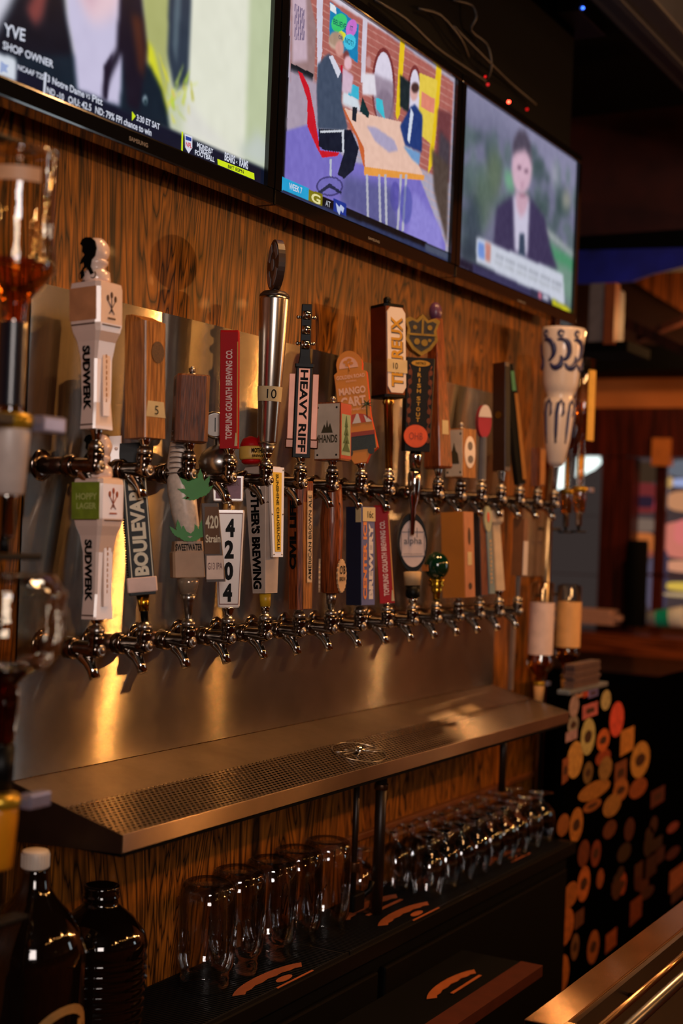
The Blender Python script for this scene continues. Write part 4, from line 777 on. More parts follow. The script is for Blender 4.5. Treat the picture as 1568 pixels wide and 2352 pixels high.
def leaf(g, cx, cz, y, R, rot, n=7):
    for j in range(n):
        a = rot + (j - (n - 1) / 2) * (2.5 / (n - 1)); L_ = R * (1 - .09 * abs(j - (n - 1) / 2) ** 1.4); P = []
        m = 9
        for t in range(m + 1): f = t / m; w_ = .17 * L_ * math.sin(math.pi * (f ** .8)) * (1 if t % 2 else .72); P.append((L_ * f, w_))
        P += [(L_ * (t / m), -(.17 * L_ * math.sin(math.pi * ((t / m) ** .8)) * (1 if t % 2 else .72))) for t in range(m - 1, 0, -1)]
        P = [(cx + p * math.cos(a) - q * math.sin(a), cz + p * math.sin(a) + q * math.cos(a)) for p, q in P]
        g.prism(P, y - 1.5 - j * .1, y + 1.5)
for q_ in ((22, 222, -38, 72, 112, 7), (-24, 130, -30, 46, 60, 5), (24, 130, -30, 46, 120, 5)):
    g = h.g(); leaf(g, *q_[:4], math.radians(q_[4]), q_[5]); g.build('hemp_leaf', GREEN, h.r)
g = h.g(); g.stack([(28, 46, 8, 58, -30), (208, 40, 8, 46, -30)], bev=.2); g.build('sign_board', mat('dark sign frame', (70, 52, 42), .4), h.r)
g = h.g(); plate(g, 'F', 92, 200, 50, 36, 34.5, .8, 32); g.build('sign_glass', mat('bronze sign face', (120, 88, 66), .2, .5), h.r)
g = h.g(); plate(g, 'F', 34, 88, 56, 40, 34.5, .8, 38); g.build('sign_card', PAPER if 0 else mat('pale card', (222, 198, 184), .6), h.r)
g = h.g(); ft(g, 'F', '420', 150, 180, 50, 30, 'flat', 35.4, 35.4, .02); ft(g, 'F', 'Strain', 118, 136, 52, 34, 'flat', 35.4, 35.4, .02); g.build('sign_lettering', mat('cream print', (214, 206, 180)), h.r)
g = h.g(); ft(g, 'F', 'G13 IPA', 56, 72, 56, 34, 'flat', 35.4, 35.4, .01); g.build('card_lettering', mat('plum print', (96, 50, 50), .5, var=0), h.r)
# B4 ---- 4204
h = H('b', 3, 1395, 54, .035, 'white plate tap handle with four black raised numerals and steel dome above')
g = h.g(); g.stack([(0, 46, 13), (4, 50, 14), (218, 70, 14), (224, 68, 13)], bev=.25); g.build('white_plate', WHITE, h.r)
g = h.g(); P0 = [(-22, 7), (22, 7), (31, 217), (-31, 217)]; P1 = [(-20.5, 9), (20.5, 9), (29.5, 215), (-29.5, 215)]
for i in range(4): g.prism([P0[i], P0[(i + 1) % 4], P1[(i + 1) % 4], P1[i]], -7.8, -6.8)
g.build('rim_line', mat('rust rim', (120, 60, 44), .5), h.r)
g = h.g()
for j, (c, cx) in enumerate(zip('4204', (2, 0, -1, -3))): ft(g, 'F', c, 162 - j * 49.5, 204 - j * 49.5, cx, 21, 'flat', 7.4, 7.4, .05, th=3)
g.build('raised_numerals', INK, h.r)
h.g().lathe([(4, 224), (4, 246)], 12).build('rod', CHROME, h.r)
g = h.g(); g.stack([(244, 62, 12, -3), (246, 68, 13, -3), (302, 72, 13, -4)], bev=.15); g.build('plaque', WHITE, h.r)
g = h.g(); plate(g, 'F', 250, 298, -3, 58, 7, .6); g.build('plaque_print', mat('purple label', (120, 76, 96), .5, var=.25, vs=90), h.r); g = h.g(); ft(g, 'F', 'AMBER', 280, 292, -3, 50, 'flat', 7.8, 7.8, .02); g.build('plaque_lettering', mat('plum print', (96, 50, 50)), h.r)
g = h.g(); g.lathe([(10, 300), (34, 306), (44, 322), (46, 336), (38, 356), (20, 370), (8, 374), (8, 392)], 28, Matrix.Translation((-26, 10, 0))); g.build('steel_dome', SATIN, h.r)
g = h.g(); g.lathe([(6, -14), (30, -13), (32, -8), (32, 8), (30, 13), (26, 14)], 28, Matrix.Translation((-34, 12, 420)) @ Matrix.Rotation(math.radians(90), 4, 'X')); g.build('gauge_case', SATIN, h.r)
g = h.g(); g.prism(ell(-34, 420, 25, 25), -3.5, -2.5); g.build('gauge_face', mat('gauge face', (170, 160, 150), .4), h.r); g = h.g(); g.box(-35, -33, -5, -4, 404, 436); g.build('gauge_needle', BLACK, h.r)
# B5 ---- MOTHER'S BREWING
h = H('b', 4, 1362, 8, .06, 'grey wedge tap handle with yellow side plate and red cap', ferrule=False)
h.g().lathe([(8, -h.h0), (10, -h.h0 + 12), (12, -h.h0 + 16)], 18).build('ferrule', CHROME, h.r); h.g().lathe([(12, -h.h0 + 16), (14, 0)], 18).build('yellow_collar', mat('yellow collar', (190, 150, 30), .4), h.r)
g = h.g(); g.stack([(0, 44, 38), (285, 58, 66), (290, 54, 62)], bev=.02); g.build('wedge_body', mat('grey board', (186, 168, 156), .5), h.r)
g = h.g(); ft(g, 'L', "MOTHER'S BREWING", 10, 262, -2, 26, 'down', 22.6, 28.5, .05); g.build('lettering', INK, h.r)
g = h.g(); g.prism([(-16, 82), (20, 82), (30, 288), (-20, 288)], -39, -33, Matrix.Rotation(math.radians(0), 4, 'Z')); g.build('white_frame', WHITE, h.r)
g = h.g(); g.prism([(-8, 94), (12, 94), (20, 276), (-12, 276)], -40, -39.1); g.build('yellow_plate', mat('yellow plate', (226, 186, 30), .45), h.r)
g = h.g(); ft(g, 'F', 'SUNSHINE CHUGSUCKLE', 98, 272, 3, 9, 'down', 40.2, 40.2, .02); g.build('plate_lettering', INK, h.r)
g = h.g(); [g.sphere((x, -39.5, hh), 2, 6, 1, .5) for x, hh in ((-12, 88), (16, 88), (-15, 180), (22, 180), (-17, 282), (26, 282))]; g.build('plate_screws', SATIN, h.r)
MT = Matrix.Translation((-34, 6, 318)); g = h.g(); g.lathe([(16, -22), (22, -18), (22, -10)], 20, MT); g.lathe([(25, 16), (24, 24), (18, 36), (4, 42)], 20, MT); g.build('red_cap', REDM, h.r); g = h.g(); g.lathe([(25, -12), (27, -8), (27, 14), (25, 18)], 22, MT); g.build('yellow_band', mat('yellow band', (210, 170, 80), .45), h.r)
g = h.g(); g.text("MOTHER'S", (-60, -18.4, 320), (1, -.25, 0), (0, 0, 1), 44, 11, .03, .8); g.text('BREWING', (-58, -18.4, 310), (1, -.25, 0), (0, 0, 1), 40, 6, .02, .8); g.build('band_lettering', INK, h.r)
# B6 ---- CIVIL LIFE
h = H('b', 5, 1402, 12, .035, 'square brown wooden tap handle with black letters and a worn silver label'); wd, d = h.dims(38, 32)
g = h.g(); g.stack([(0, wd * .86, d * .84), (290, wd * 1.05, d * 1.05), (294, wd, d)], bev=.2); g.build('wood_block', REDWOOD, h.r)
g = h.g(); plate(g, 'F', 2, 285, 0, wd * .6, d * .43 + 1.5, 2.5, wd * .66); g.build('front_strip', PINE, h.r); g = h.g(); plate(g, 'F', 62, 272, 3, wd * .34, d * .48 + 3, 1.2); g.build('paper_label', mat('worn silver label', (206, 176, 140), .5, var=.3, vs=200), h.r)
g = h.g(); ft(g, 'F', 'AMERICAN BROWN ALE', 68, 262, 3, 10, 'up', d * .48 + 4.4, d * .48 + 4.4, .01); g.build('label_lettering', INK, h.r)
g = h.g(); ft(g, 'L', 'CIVIL LIFE', 92, 250, 2, 21, 'up', wd * .5, wd * .53, .06); g.build('lettering', INK, h.r)
# B7 ---- bat
h = H('b', 6, 1362, 40, .03, 'round polished wood bat tap handle with bottle cap badges', ferrule=False); h.g().lathe([(7, -h.h0), (8, -h.h0 + 10), (10, -26), (13, 2)], 20).build('ferrule', SATIN, h.r)
h.g().lathe([(20, 0), (24, 3), (24, 80), (27, 160), (23, 235), (21, 250)], 30).build('bat', REDWOOD, h.r)
def cap_(g, M_): 
    P = [(21 * (1 if j % 2 else .9) * math.cos(j * math.pi / 20), 40 + 39 * (1 if j % 2 else .92) * math.sin(j * math.pi / 20)) for j in range(40)]; g.prism(P, -29, -25, M_)
g = h.g(); MA = Matrix.Rotation(math.radians(40), 4, 'Z'); cap_(g, MA); cap_(g, Matrix.Rotation(math.radians(-110), 4, 'Z')); g.build('cap_badges', mat('cap tan', (206, 170, 130), .5), h.r)
g = h.g(); u_ = MA @ Vector((1, 0, 0)); o_ = MA @ Vector((-13, -29.5, 44)); g.text('O\'B', o_, u_, (0, 0, 1), 26, 20, .02, .8); g.text('BREW', MA @ Vector((-14, -29.5, 28)), u_, (0, 0, 1), 28, 10, .02, .8); g.build('badge_lettering', INK, h.r)
g = h.g(); [g.tube([(22 * math.cos(a) + 1, 24.6 * math.sin(a), 120 + j * 20 + 8 * math.sin(a * 9)) for a in np.linspace(-1.2, -.6, 8)], 1, 4) for j in range(5)]; g.build('burnt_script', INK, h.r)
# B8 ---- CENTER ICE
h = H('b', 7, 1390, 12, .04, 'navy blue block tap handle with orange and white lettering and tape on top'); wd, d = h.dims(35, 31)
h.g().stack([(0, wd, d), (226, wd, d)], bev=.02).build('navy_block', mat('navy block', (14, 22, 52), .5, var=.1), h.r); g = h.g(); plate(g, 'F', 1, 225, 0, wd * .98, d / 2, .7); g.build('blue_front', mat('dusty blue', (84, 92, 146), .5, var=.15), h.r)
g = h.g(); ft(g, 'F', 'CENTER ICE', 14, 200, -wd * .24, wd * .28, 'up', d / 2 + .7, d / 2 + .7, .05); g.build('orange_lettering', mat('orange print', (220, 130, 60), .5, var=0), h.r); g = h.g(); ft(g, 'F', 'BREWERY', 14, 188, wd * .2, wd * .32, 'up', d / 2 + .7, d / 2 + .7, .06); g.build('white_lettering', mat('white print', (214, 206, 206), .5, var=0), h.r)
g = h.g(); plate(g, 'F', 192, 224, 2, wd * .94, d / 2 + 1.6, .7); plate(g, 'L', 190, 222, d / 2 - 8, 16, wd / 2, .8); g.build('tape', PAPER, h.r); g = h.g(); ft(g, 'F', '16c', 200, 216, 6, 20, 'flat', d / 2 + 2.4, d / 2 + 2.4, 0); g.build('tape_writing', INK, h.r)
# B10 ---- alpha
h = H('b', 9, 1372, 52, .05, 'black oval tap handle with a white disc face', ferrule=False); h.g().lathe([(7, -h.h0), (10, -10), (12, 0)], 18).build('ferrule', CHROME, h.r); h.g().lathe([(14, 0), (17, 3), (17, 28)], 20).build('black_collar', BLACK, h.r); h.g().lathe([(18, 28), (21, 58), (17, 60)], 22).build('beige_collar', mat('beige collar', (190, 160, 120), .6), h.r)
h.g().prism(ell(0, 126, 34, 68, 36), -9, 9).build('black_oval', BLACK, h.r); h.g().prism(ell(0, 124, 30, 54, 36), -10.5, -9.1).build('white_disc', mat('pale disc', (204, 186, 184), .5), h.r)
g = h.g(); ft(g, 'F', 'alpha', 118, 138, 0, 42, 'flat', 10.6, 10.6, .01); ft(g, 'F', 'brewing company', 98, 102, 0, 44, 'flat', 10.6, 10.6)
g.box(-27, 27, -11.4, -10.6, 94.5, 95.6); [g.box(x - .7, x + .7, -11.4, -10.6, a, b) for x, a, b in ((-27, 95, 150), (27, 95, 150), (-10, 138, 158), (10, 138, 160))]; g.box(-27, 27, -11.4, -10.6, 150, 151.4); g.build('disc_print', mat('grey print', (60, 56, 60)), h.r)
# B11 ---- green ball
h = H('b', 10, 1380, 30, .03, 'glossy dark green ball tap handle on a turned gold stem', ferrule=False); h.g().lathe([(7, -h.h0), (7, -4), (9, 0)], 16).build('ferrule', CHROME, h.r); h.g().lathe([(8, 0), (9, 14), (14, 24), (11, 28), (19, 34), (14, 38), (20, 44), (16, 50)], 22).build('gold_stem', GOLD, h.r)
g = h.g(); g.sphere((0, 0, 78), 29, 18, 1, 1, 1.12); g.build('green_ball', mat('green glaze', (8, 44, 28), .08, coat=.8, var=.2), h.r); g = h.g(); plate(g, 'L', 66, 80, -6, 26, 28, .8); g.build('orange_mark', mat('orange print', (220, 130, 60)), h.r)
# B12..15
h = H('b', 11, 1372, 3, .06, 'plain light wood slab tap handle with pink brown front in the lower row'); wd, d = h.dims(50, 26); h.g().stack([(0, wd, d), (196, wd, d)], bev=.03).build('wood_slab', mat('amber slab', (176, 110, 40), .4, var=.1, vs=12), h.r)
g = h.g(); plate(g, 'F', 1, 195, 0, wd * .97, d / 2, 1); g.build('front_board', mat('pinkish brown front', (176, 112, 76), .5, var=.15), h.r); g = h.g(); plate(g, 'F', 74, 104, 0, wd * .4, d / 2 + 1, 1); g.build('pale_patch', PAPER, h.r)
g = h.g(); plate(g, 'F', 18, 34, 0, wd * .35, d / 2 + 1, .6, shape='e'); plate(g, 'F', 120, 160, 0, wd * .25, d / 2 + 1, .6, shape='e'); g.build('burnt_mark', mat('burnt mark', (50, 24, 12)), h.r)
h = H('b', 12, 1368, 10, .06, 'dark board tap handle with a narrow pale blue sign in the lower row'); wd, d = h.dims(22, 18); h.g().stack([(0, wd, d), (190, wd, d)], bev=.03).build('dark_board', mat('black brown board', (34, 18, 10), .4), h.r); g = h.g(); plate(g, 'F', 2, 188, 0, wd * .9, d / 2, 1); g.build('brown_front', WALNUT, h.r)
g = h.g(); g.stack([(4, 22, 6, 26, -16), (160, 20, 6, 18, -16)], bev=.1); g.build('blue_sign', mat('dusty teal sign', (104, 126, 134), .5), h.r); g = h.g(); marks(g, 'F', 11, 26, 130, 22, 7, 19.2, 19.2); g.build('sign_lettering', mat('tan letters', (190, 150, 100), .5, var=0), h.r)
g = h.g(); g.prism(ell(14, 176, 15, 30, 24), -20, -15); g.build('oval_top', mat('mint oval', (150, 156, 130), .5), h.r); g = h.g(); g.prism(ell(14, 180, 5, 12, 12), -21, -20); g.build('red_mark', mat('orange red mark', (196, 70, 40), .5), h.r)
h = H('b', 13, 1356, 40, .09, 'thin off-white stick tap handle leaning left in the lower row'); h.g().stack([(0, 24, 20), (150, 20, 16), (158, 34, 26), (184, 38, 28)], bev=.15).build('stick', mat('off white stick', (206, 180, 150), .5), h.r)
h = H('b', 14, 1322, 8, .0, 'brown block tap handle with white front edge, last of the lower row', ferrule=False); h.g().stack([(-h.h0, 8, 8), (0, 10, 10)], bev=.2).build('ferrule', SATIN, h.r); wd, d = h.dims(24, 11); h.g().stack([(0, wd, d), (132, wd, d)], bev=.04).build('brown_block', mat('brown slab', (120, 78, 50), .5), h.r); g = h.g(); plate(g, 'F', 2, 80, 0, wd, d / 2, 2); g.build('white_edge', WHITE, h.r)
# ================================================================ COUNTER, MATS, GLASSES
ZK = ZC - .79
cnt = tag(G().box(-.6, 3.46, -.185, -.002, ZK - .03, ZK, .002).build('back_counter', mat('black laminate', (8, 6, 5), .45, spec=.25)), 'long black narrow counter against the panelling below the drip tray', 'counter')
cab = empty('bar_cooler', (1.38, -.168, 0)); tag(cab, 'black under-counter cooler front below the narrow counter', 'cooler')
G().box(-2.0, 2.06, 0, .15, .0, ZK - .031, .002).build('body', MATTE, cab)
for i in range(4): G().box(-1.98 + i * 1.01, -1.0 + i * 1.01, -.014, -.0005, .12, ZK - .06, .004).build('door', mat('dark door', (5, 4, 4), .6, spec=.12), cab)
EMB = mat('orange mat print', (160, 82, 34), .6)
def mat_emblem(px, py, k, parent, z, kind=0):
    p = onz(px, py, z); q = kk(p); g = G()
    def ff(pts):   # photo-pixel sized outline laid on the mat, along x (wall) and y
        V = [(p.x - parent.location.x + a, p.y - parent.location.y + b, z - parent.location.z + hh) for hh in (.0006, .0016) for a, b in pts]; n = len(pts)
        g.add(V, [tuple(range(n)), tuple(range(2 * n - 1, n - 1, -1))] + [(i, n + i, n + (i + 1) % n, (i + 1) % n) for i in range(n)])
    s_ = k
    arc = []
    for t in range(11):
        a = math.radians(150 - 12 * t); arc.append((.075 * s_ * math.cos(a), .05 * s_ * math.sin(a) - .02 * s_))
    inn = []
    for t in range(11):
        a = math.radians(30 + 12 * t); inn.append((.062 * s_ * math.cos(a), .026 * s_ * math.sin(a) - .024 * s_ + (.003 if t % 2 else 0)))
    X2_ = 2.1
    _ff = ff
    def ff(pts): _ff([(a * X2_, b) for a, b in pts])
    ff(arc + inn)
    if kind == 0:
        ff([(.014 * s_ * math.cos(t) + .01 * s_, .010 * s_ * math.sin(t) - .022 * s_) for t in np.linspace(0, 6.1, 16)]); ff([(-.02 * s_, -.046 * s_), (.05 * s_, -.046 * s_), (.05 * s_, -.041 * s_), (-.02 * s_, -.041 * s_)])
    else: ff([(-.03 * s_, -.03 * s_), (.05 * s_, -.03 * s_), (.05 * s_, -.022 * s_), (-.03 * s_, -.022 * s_)])
    return g.build('printed_emblem', EMB, parent)
lab = ['black rubber bar mat under the mason jars, nearest of three on the counter', 'black rubber bar mat in the middle of the counter, in front of the drain pipes', 'black rubber bar mat below the tulip glasses, farthest along the counter']
ems = [[(620, 2250, .8, 0)], [(850, 2085, .9, 1), (930, 2100, .8, 0)], [(1155, 1970, .8, 0), (1085, 1965, .8, 1)]]
for (a, b), l, em in zip(((1.72, 2.28), (2.285, 2.85), (2.855, 3.42)), lab, ems):
    m_ = empty('bar_mat', (a, -.182, ZK)); tag(m_, l, 'bar mat', 'rubber mats on the counter'); L_ = b - a
    g = G(); g.box(0, L_, 0, .177, 0, .003); g.box(0, L_, 0, .004, .003, .006); g.box(0, L_, .173, .177, .003, .006)
    for j in range(int(L_ / .008)):
        g.box(.004 + j * .008, .007 + j * .008, .006, .171, .003, .0048)
    g.build('ribbed_rubber', RUBBER, m_)
    for e in em: mat_emblem(e[0], e[1], e[2], m_, ZK + .0045, e[3])
# mason jars, upside down
JG = mat('jar rim glints', (200, 150, 100), .1)
def make_jar():
    r = empty('mason_jar', (0, 0, 0))
    G().lathe([(.0375, 0), (.0385, .003), (.0375, .006), (.0388, .010), (.0375, .014), (.0385, .018), (.0370, .022), (.0405, .030), (.0435, .038), (.0440, .130), (.0430, .150), (.0390, .160), (.0330, .163), (.0300, .159), (.012, .157), (.0005, .157)], 36, cap=False).build('glass_wall', GLASS, r)
    G().lathe([(.0355, .001), (.0350, .020), (.0385, .032), (.0415, .042), (.0418, .128), (.040, .148), (.030, .154), (.0005, .154)], 30, cap=False).build('inner_wall', GLASS, r)
    g = G(); 
    for k in range(5):
        a = k * 1.256; g.tube([(.0445 * math.cos(a + t * .25), .0445 * math.sin(a + t * .25), .06 + .035 * abs(math.sin(t * 2.1))) for t in np.linspace(0, 2.2, 10)], .0012, 5)
    g.build('embossed_pattern', GLASS, r); return r
jp = make_jar(); jars = [(470, 2270), (548, 2240), (628, 2210), (692, 2182), (745, 2158)]
jl = ['nearest mason jar, upside down beside the growlers', 'second mason jar from the growlers, upside down', 'middle mason jar of the five, upside down', 'fourth mason jar from the growlers, upside down', 'farthest mason jar, upside down just before the drain pipes']
for i, (a, b) in enumerate(jars):
    r = jp if i == 0 else copy_tree(jp); p = onz(a, b - 8, ZK + .005); r.location = (ony(470, 2262, -.082).x + .0985 * i, -.082 + .006 * (i % 2), ZK + .0055); r.rotation_euler.z = i * 1.1; r.scale = (1.09, 1.09, 1.09); tag(r, jl[i], 'jar', 'upside-down mason jars')
# tulip glasses, upside down in rows
def make_tulip():
    r = empty('tulip_glass', (0, 0, 0))
    G().lathe([(.030, 0), (.031, .002), (.036, .030), (.0385, .055), (.034, .080), (.020, .096), (.007, .102), (.0055, .112), (.008, .118), (.022, .121), (.031, .1235), (.031, .1255), (.0005, .127)], 26, cap=False).build('bowl', GLASS, r)
    G().lathe([(.029, .002), (.0345, .030), (.0365, .055), (.032, .078), (.018, .093), (.0005, .097)], 22, cap=False).build('inner_wall', GLASS, r)
    return r
tp = make_tulip(); n = 0
xg = ony(905, 1990, -.04).x
pos = [(0, -.06)] + [(xg + .080 * j, -.041 - .0795 * r_) for r_ in range(2) for j in range(int((3.42 - xg) / .08) + 1)]
for (x, y) in pos:
    r = tp if n == 0 else copy_tree(tp); 
    if n == 0: x = ony(815, 2000, -.05).x; l = 'single tulip glass upside down between the mason jars and the thick drain pipe'
    elif y > -.08: l = 'tulip glass upside down in the wall-side row of the far glasses'
    else: l = 'tulip glass upside down in the front row of the far glasses'
    r.location = (x, y, ZK + .0055); r.rotation_euler.z = n; tag(r, l, 'glass', 'upside-down tulip glasses, wall-side row' if (y > -.08 and n) else ('upside-down tulip glasses, front row' if n else None)); n += 1
# speed rail in front of the cooler
a = onz(1215, 2212, .6); b = onz(985, 2352, .6); c_ = onz(1190, 2212, .6); SR = empty('speed_rail', (1.4, -.175, .6)); tag(SR, 'low black shelf rail with a red brown edge in front of the under-counter cooler', 'rail')
yo = a.y + .175; yi = c_.y + .175
G().box(0, a.x - 1.4, min(yo, yi) , -.009, -.02, -.0005, .001).build('shelf', MATTE, SR); G().box(0, a.x - 1.4, min(yo, yi) - .03, max(yo, yi) if max(yo, yi) < -.01 else min(yo, yi), -.022, .001, .001).build('edge_board', mat('red brown board', (76, 30, 16), .7, spec=.2), SR)
mat_emblem(1040, 2262, .8, SR, .6005, 1)
# growlers
def growler(x, y, cap, label, rz, ribs):
    r = empty('growler', (x, y, ZK)); r.rotation_euler.z = rz; tag(r, label, 'growler')
    BG = mat('dark amber bottle glass', (14, 7, 4), .06, coat=.7, var=0)
    pr = [(.070, 0), (.074, .006), (.0750, .02), (.0750, .168), (.073, .190), (.064, .213), (.048, .236), (.032, .254), (.0215, .270), (.0180, .290), (.0175, .300)]
    if ribs:
        pr = [(.066, 0), (.071, .006)]
        for j in range(9): pr += [(.071, .012 + j * .018), (.0685, .017 + j * .018), (.0685, .024 + j * .018)]
        pr += [(.071, .178), (.066, .200), (.048, .228), (.030, .246), (.0255, .252), (.0255, .262), (.0272, .263), (.0272, .266), (.0255, .268), (.0268, .272), (.0255, .275), (.0268, .279), (.0262, .284), (.022, .285), (.021, .262)]
        pr = [(a * 1.02, b * .825) for a, b in pr]
    G().lathe(pr, 40).build('bottle', BG, r)
    if cap: 
        MC_ = Matrix.Translation((0, 0, .012)); g = G(); g.lathe([(.0180, .284), (.0188, .286), (.0188, .306), (.017, .3085)], 40, MC_); [g.box(.0180, .0196, -.0005, .0005, .286, .304, 0, MC_ @ Matrix.Rotation(j * .262, 4, 'Z')) for j in range(24)]; g.build('white_cap', mat('white cap', (214, 200, 186), .5), r)
        g = G(); g.prism(ell(0, .07, .05, .062, 28), -.0725, -.0715) if 0 else None
        V = []; Fs = []; N_ = 28
        for rr, in ((.060,), (.048,)):
            for j in range(N_):
                a = 2 * math.pi * j / N_; u_ = rr * math.cos(a) / .0752; V.append((.0756 * math.sin(u_), -.0756 * math.cos(u_), (.062) + rr * 1.05 * math.sin(a)))
        g.add(V, [(j, (j + 1) % N_, N_ + (j + 1) % N_, N_ + j) for j in range(N_)]); g.build('label_ring', mat('tan ring print', (160, 116, 60), .6), r)
        g = G()
        for u0, u1, z0, z1 in ((-.2, .5, .03, .075), (-.1, .25, .075, .092), (.3, .5, .075, .10)):
            for j in range(6):
                a0 = u0 + (u1 - u0) * j / 6; a1 = u0 + (u1 - u0) * (j + 1) / 6; g.add([(.0756 * math.sin(a0), -.0756 * math.cos(a0), z0), (.0756 * math.sin(a1), -.0756 * math.cos(a1), z0), (.0756 * math.sin(a1), -.0756 * math.cos(a1), z1), (.0756 * math.sin(a0), -.0756 * math.cos(a0), z1)], [(0, 1, 2, 3)])
        g.build('label_picture', mat('tan ring print', (160, 116, 60)), r)
growler(ony(97, 2000, -.118).x, -.105, True, 'dark amber growler jug with white screw cap and round label', -.12, False)
growler(1.680, -.085, False, 'dark amber ribbed growler jug without a cap', .3, True)
# drain pipes below the tray
PIPE = mat('dark pipe', (38, 24, 16), .4, .3); BRZ = mat('dull brass fitting', (84, 52, 28), .35, .7)
def pipe(px, y, r, ztop, zbot, name, label, fit):
    q = ony(px, 1900, y); o = empty(name, (q.x, y, zbot)); tag(o, label, 'pipe'); Hh = ztop - zbot
    G().lathe([(r, 0), (r, Hh)], 18).build('tube', PIPE, o)
    for z_, rr, hh in fit: G().lathe([(rr, Hh - z_), (rr * 1.06, Hh - z_ + hh * .15), (rr * 1.06, Hh - z_ + hh * .85), (rr, Hh - z_ + hh)], 8).build('pipe_fitting', BRZ, o)
    return o
zt_ = ZC - .395 - .081
pipe(872, -.10, .0115, zt_, ZK + .006, 'drain_pipe', 'thick dark drain pipe between drip tray and counter', [(.035, .016, .03), (.06, .014, .012)])
pp = pipe(816, -.10, .006, zt_, ZK + .07, 'water_pipe', 'thin dark water pipe with hexagonal fittings left of the thick drain pipe', [(.03, .013, .026), (Hh_ := .205, .011, .02)])
G().box(-.022, .022, -.016, .016, -.035, .0, .004).build('valve_body', BLACK, pp); G().tube([(.02, 0, -.018), (.05, -.01, -.006), (.055, -.012, .012)], .006, 8).build('valve_handle', BLACK, pp)
pipe(1148, -.06, .009, zt_, ZK + .14, 'tray_pipe', 'short dark pipe below the far end of the drip tray', [(.03, .014, .02)])
# ================================================================ LIQUOR BOTTLES IN WALL DISPENSERS
def inv_bottle(x, y, z, prof, label, glassm, liq, llevel, labels, name='liquor_bottle', rz=0, n=32):
    """bottle standing on its head; prof from mouth (z=0) upward to the base"""
    o = empty(name, (x, y, z), rz); tag(o, label, 'bottle')
    G().lathe(prof + [(.0005, prof[-1][1] - .002)], n, cap=False).build('glass_body', glassm, o)
    if liq:
        lp = [(max(.002, r_ - .003), z_) for r_, z_ in prof if z_ < llevel]; 
        for i in range(len(prof) - 1):
            if prof[i][1] < llevel <= prof[i + 1][1]:
                f = (llevel - prof[i][1]) / (prof[i + 1][1] - prof[i][1]); lp.append((max(.002, prof[i][0] + f * (prof[i + 1][0] - prof[i][0]) - .003), llevel))
        G().lathe(lp, n).build('liquor', liq, o)
    for nm, z0, z1, rr, a0, a1, m_ in labels:
        g = G(); V = []; Fs = []; k = 14
        for j in range(k + 1):
            a = math.radians(a0 + (a1 - a0) * j / k); V += [(rr * math.sin(a), -rr * math.cos(a), z0), (rr * math.sin(a), -rr * math.cos(a), z1)]
        g.add(V, [(2 * j, 2 * j + 2, 2 * j + 3, 2 * j + 1) for j in range(k)], None, True); g.build(nm, m_, o)
    return o
LBLK = mat('navy black label', (16, 17, 30), .3, coat=.3); LWH = mat('white label', (226, 200, 192), .6); LTN = mat('cream tan label', (226, 172, 108), .6); LYL = mat('yellow label', (226, 176, 70), .6)
FR = mat('frosted white plastic', (196, 180, 172), .4)
def pourer(x, y, z, label, s=1.0, plate_=True, group=None, cup=None):
    o = empty('spirit_dispenser', (x, y, z)); tag(o, label, 'dispenser', group)
    G(s).lathe([(.022, .0), (.027, .004), (.027, .014), (.022, .018)], 26).build('gold_ring', mat('yellow brass ring', (190, 150, 40), .3, .6), o)
    G(s).box(.018, .058, -.034, -.016, -.002, .017, .003).build('badge', mat('silver purple badge', (150, 146, 170), .3, .5), o)
    G(s).lathe([(.016, -.075), (.020, -.072), (.0245, -.002), (.024, 0)], 26).build('measuring_cup', cup or FR, o)
    G(s).lathe([(.008, -.125), (.011, -.12), (.011, -.078), (.015, -.075)], 22).build('metal_valve', CHROME, o)
    G(s).tube([(0, 0, -.12), (0, 0, -.14)], .006, 10).build('plunger', BLACK, o)
    G(s).box(-.05, .05, -.012, .012, -.148, -.141, .002).build('push_bar', BLACK, o)
    return o
# left, upper
q = ony(22, 960, -.30); X1, Y1 = q.x, q.y
zr = ony(22, 985, -.30).z; k1 = kk(q)
inv_bottle(X1, Y1, zr + .020, [(.014, 0), (.015, .10), (.0165, .118), (.019, .128), (.034, .145), (.046, .160), (.046, .168), (.041, .20), (.0405, .285), (.043, .29), (.0425, .294), (.012, .292)], 'upside-down liquor bottle with black neck label in the upper left dispenser', GLASSB, WHISKY, .168,
           [('neck_label', .006, .100, .0162, -180, 180, LBLK), ('base_label', .252, .268, .0445, -140, -16, mat('peach label', (214, 160, 120), .5))])
pourer(X1, Y1, zr, 'brass-ringed spirit dispenser with frosted cup under the upper left bottle', 1.0)
q = ony(24, 410, -.30); G().box(-.05, .035, -.01, .01, 0, .006, .002).build('x', BLACK).name = 'bottle_rest'
o = bpy.data.objects['bottle_rest']; o.location = (X1 - .005, Y1, zr + .317); tag(o, 'small black rest bar on top of the upper left bottle', 'bottle rest')
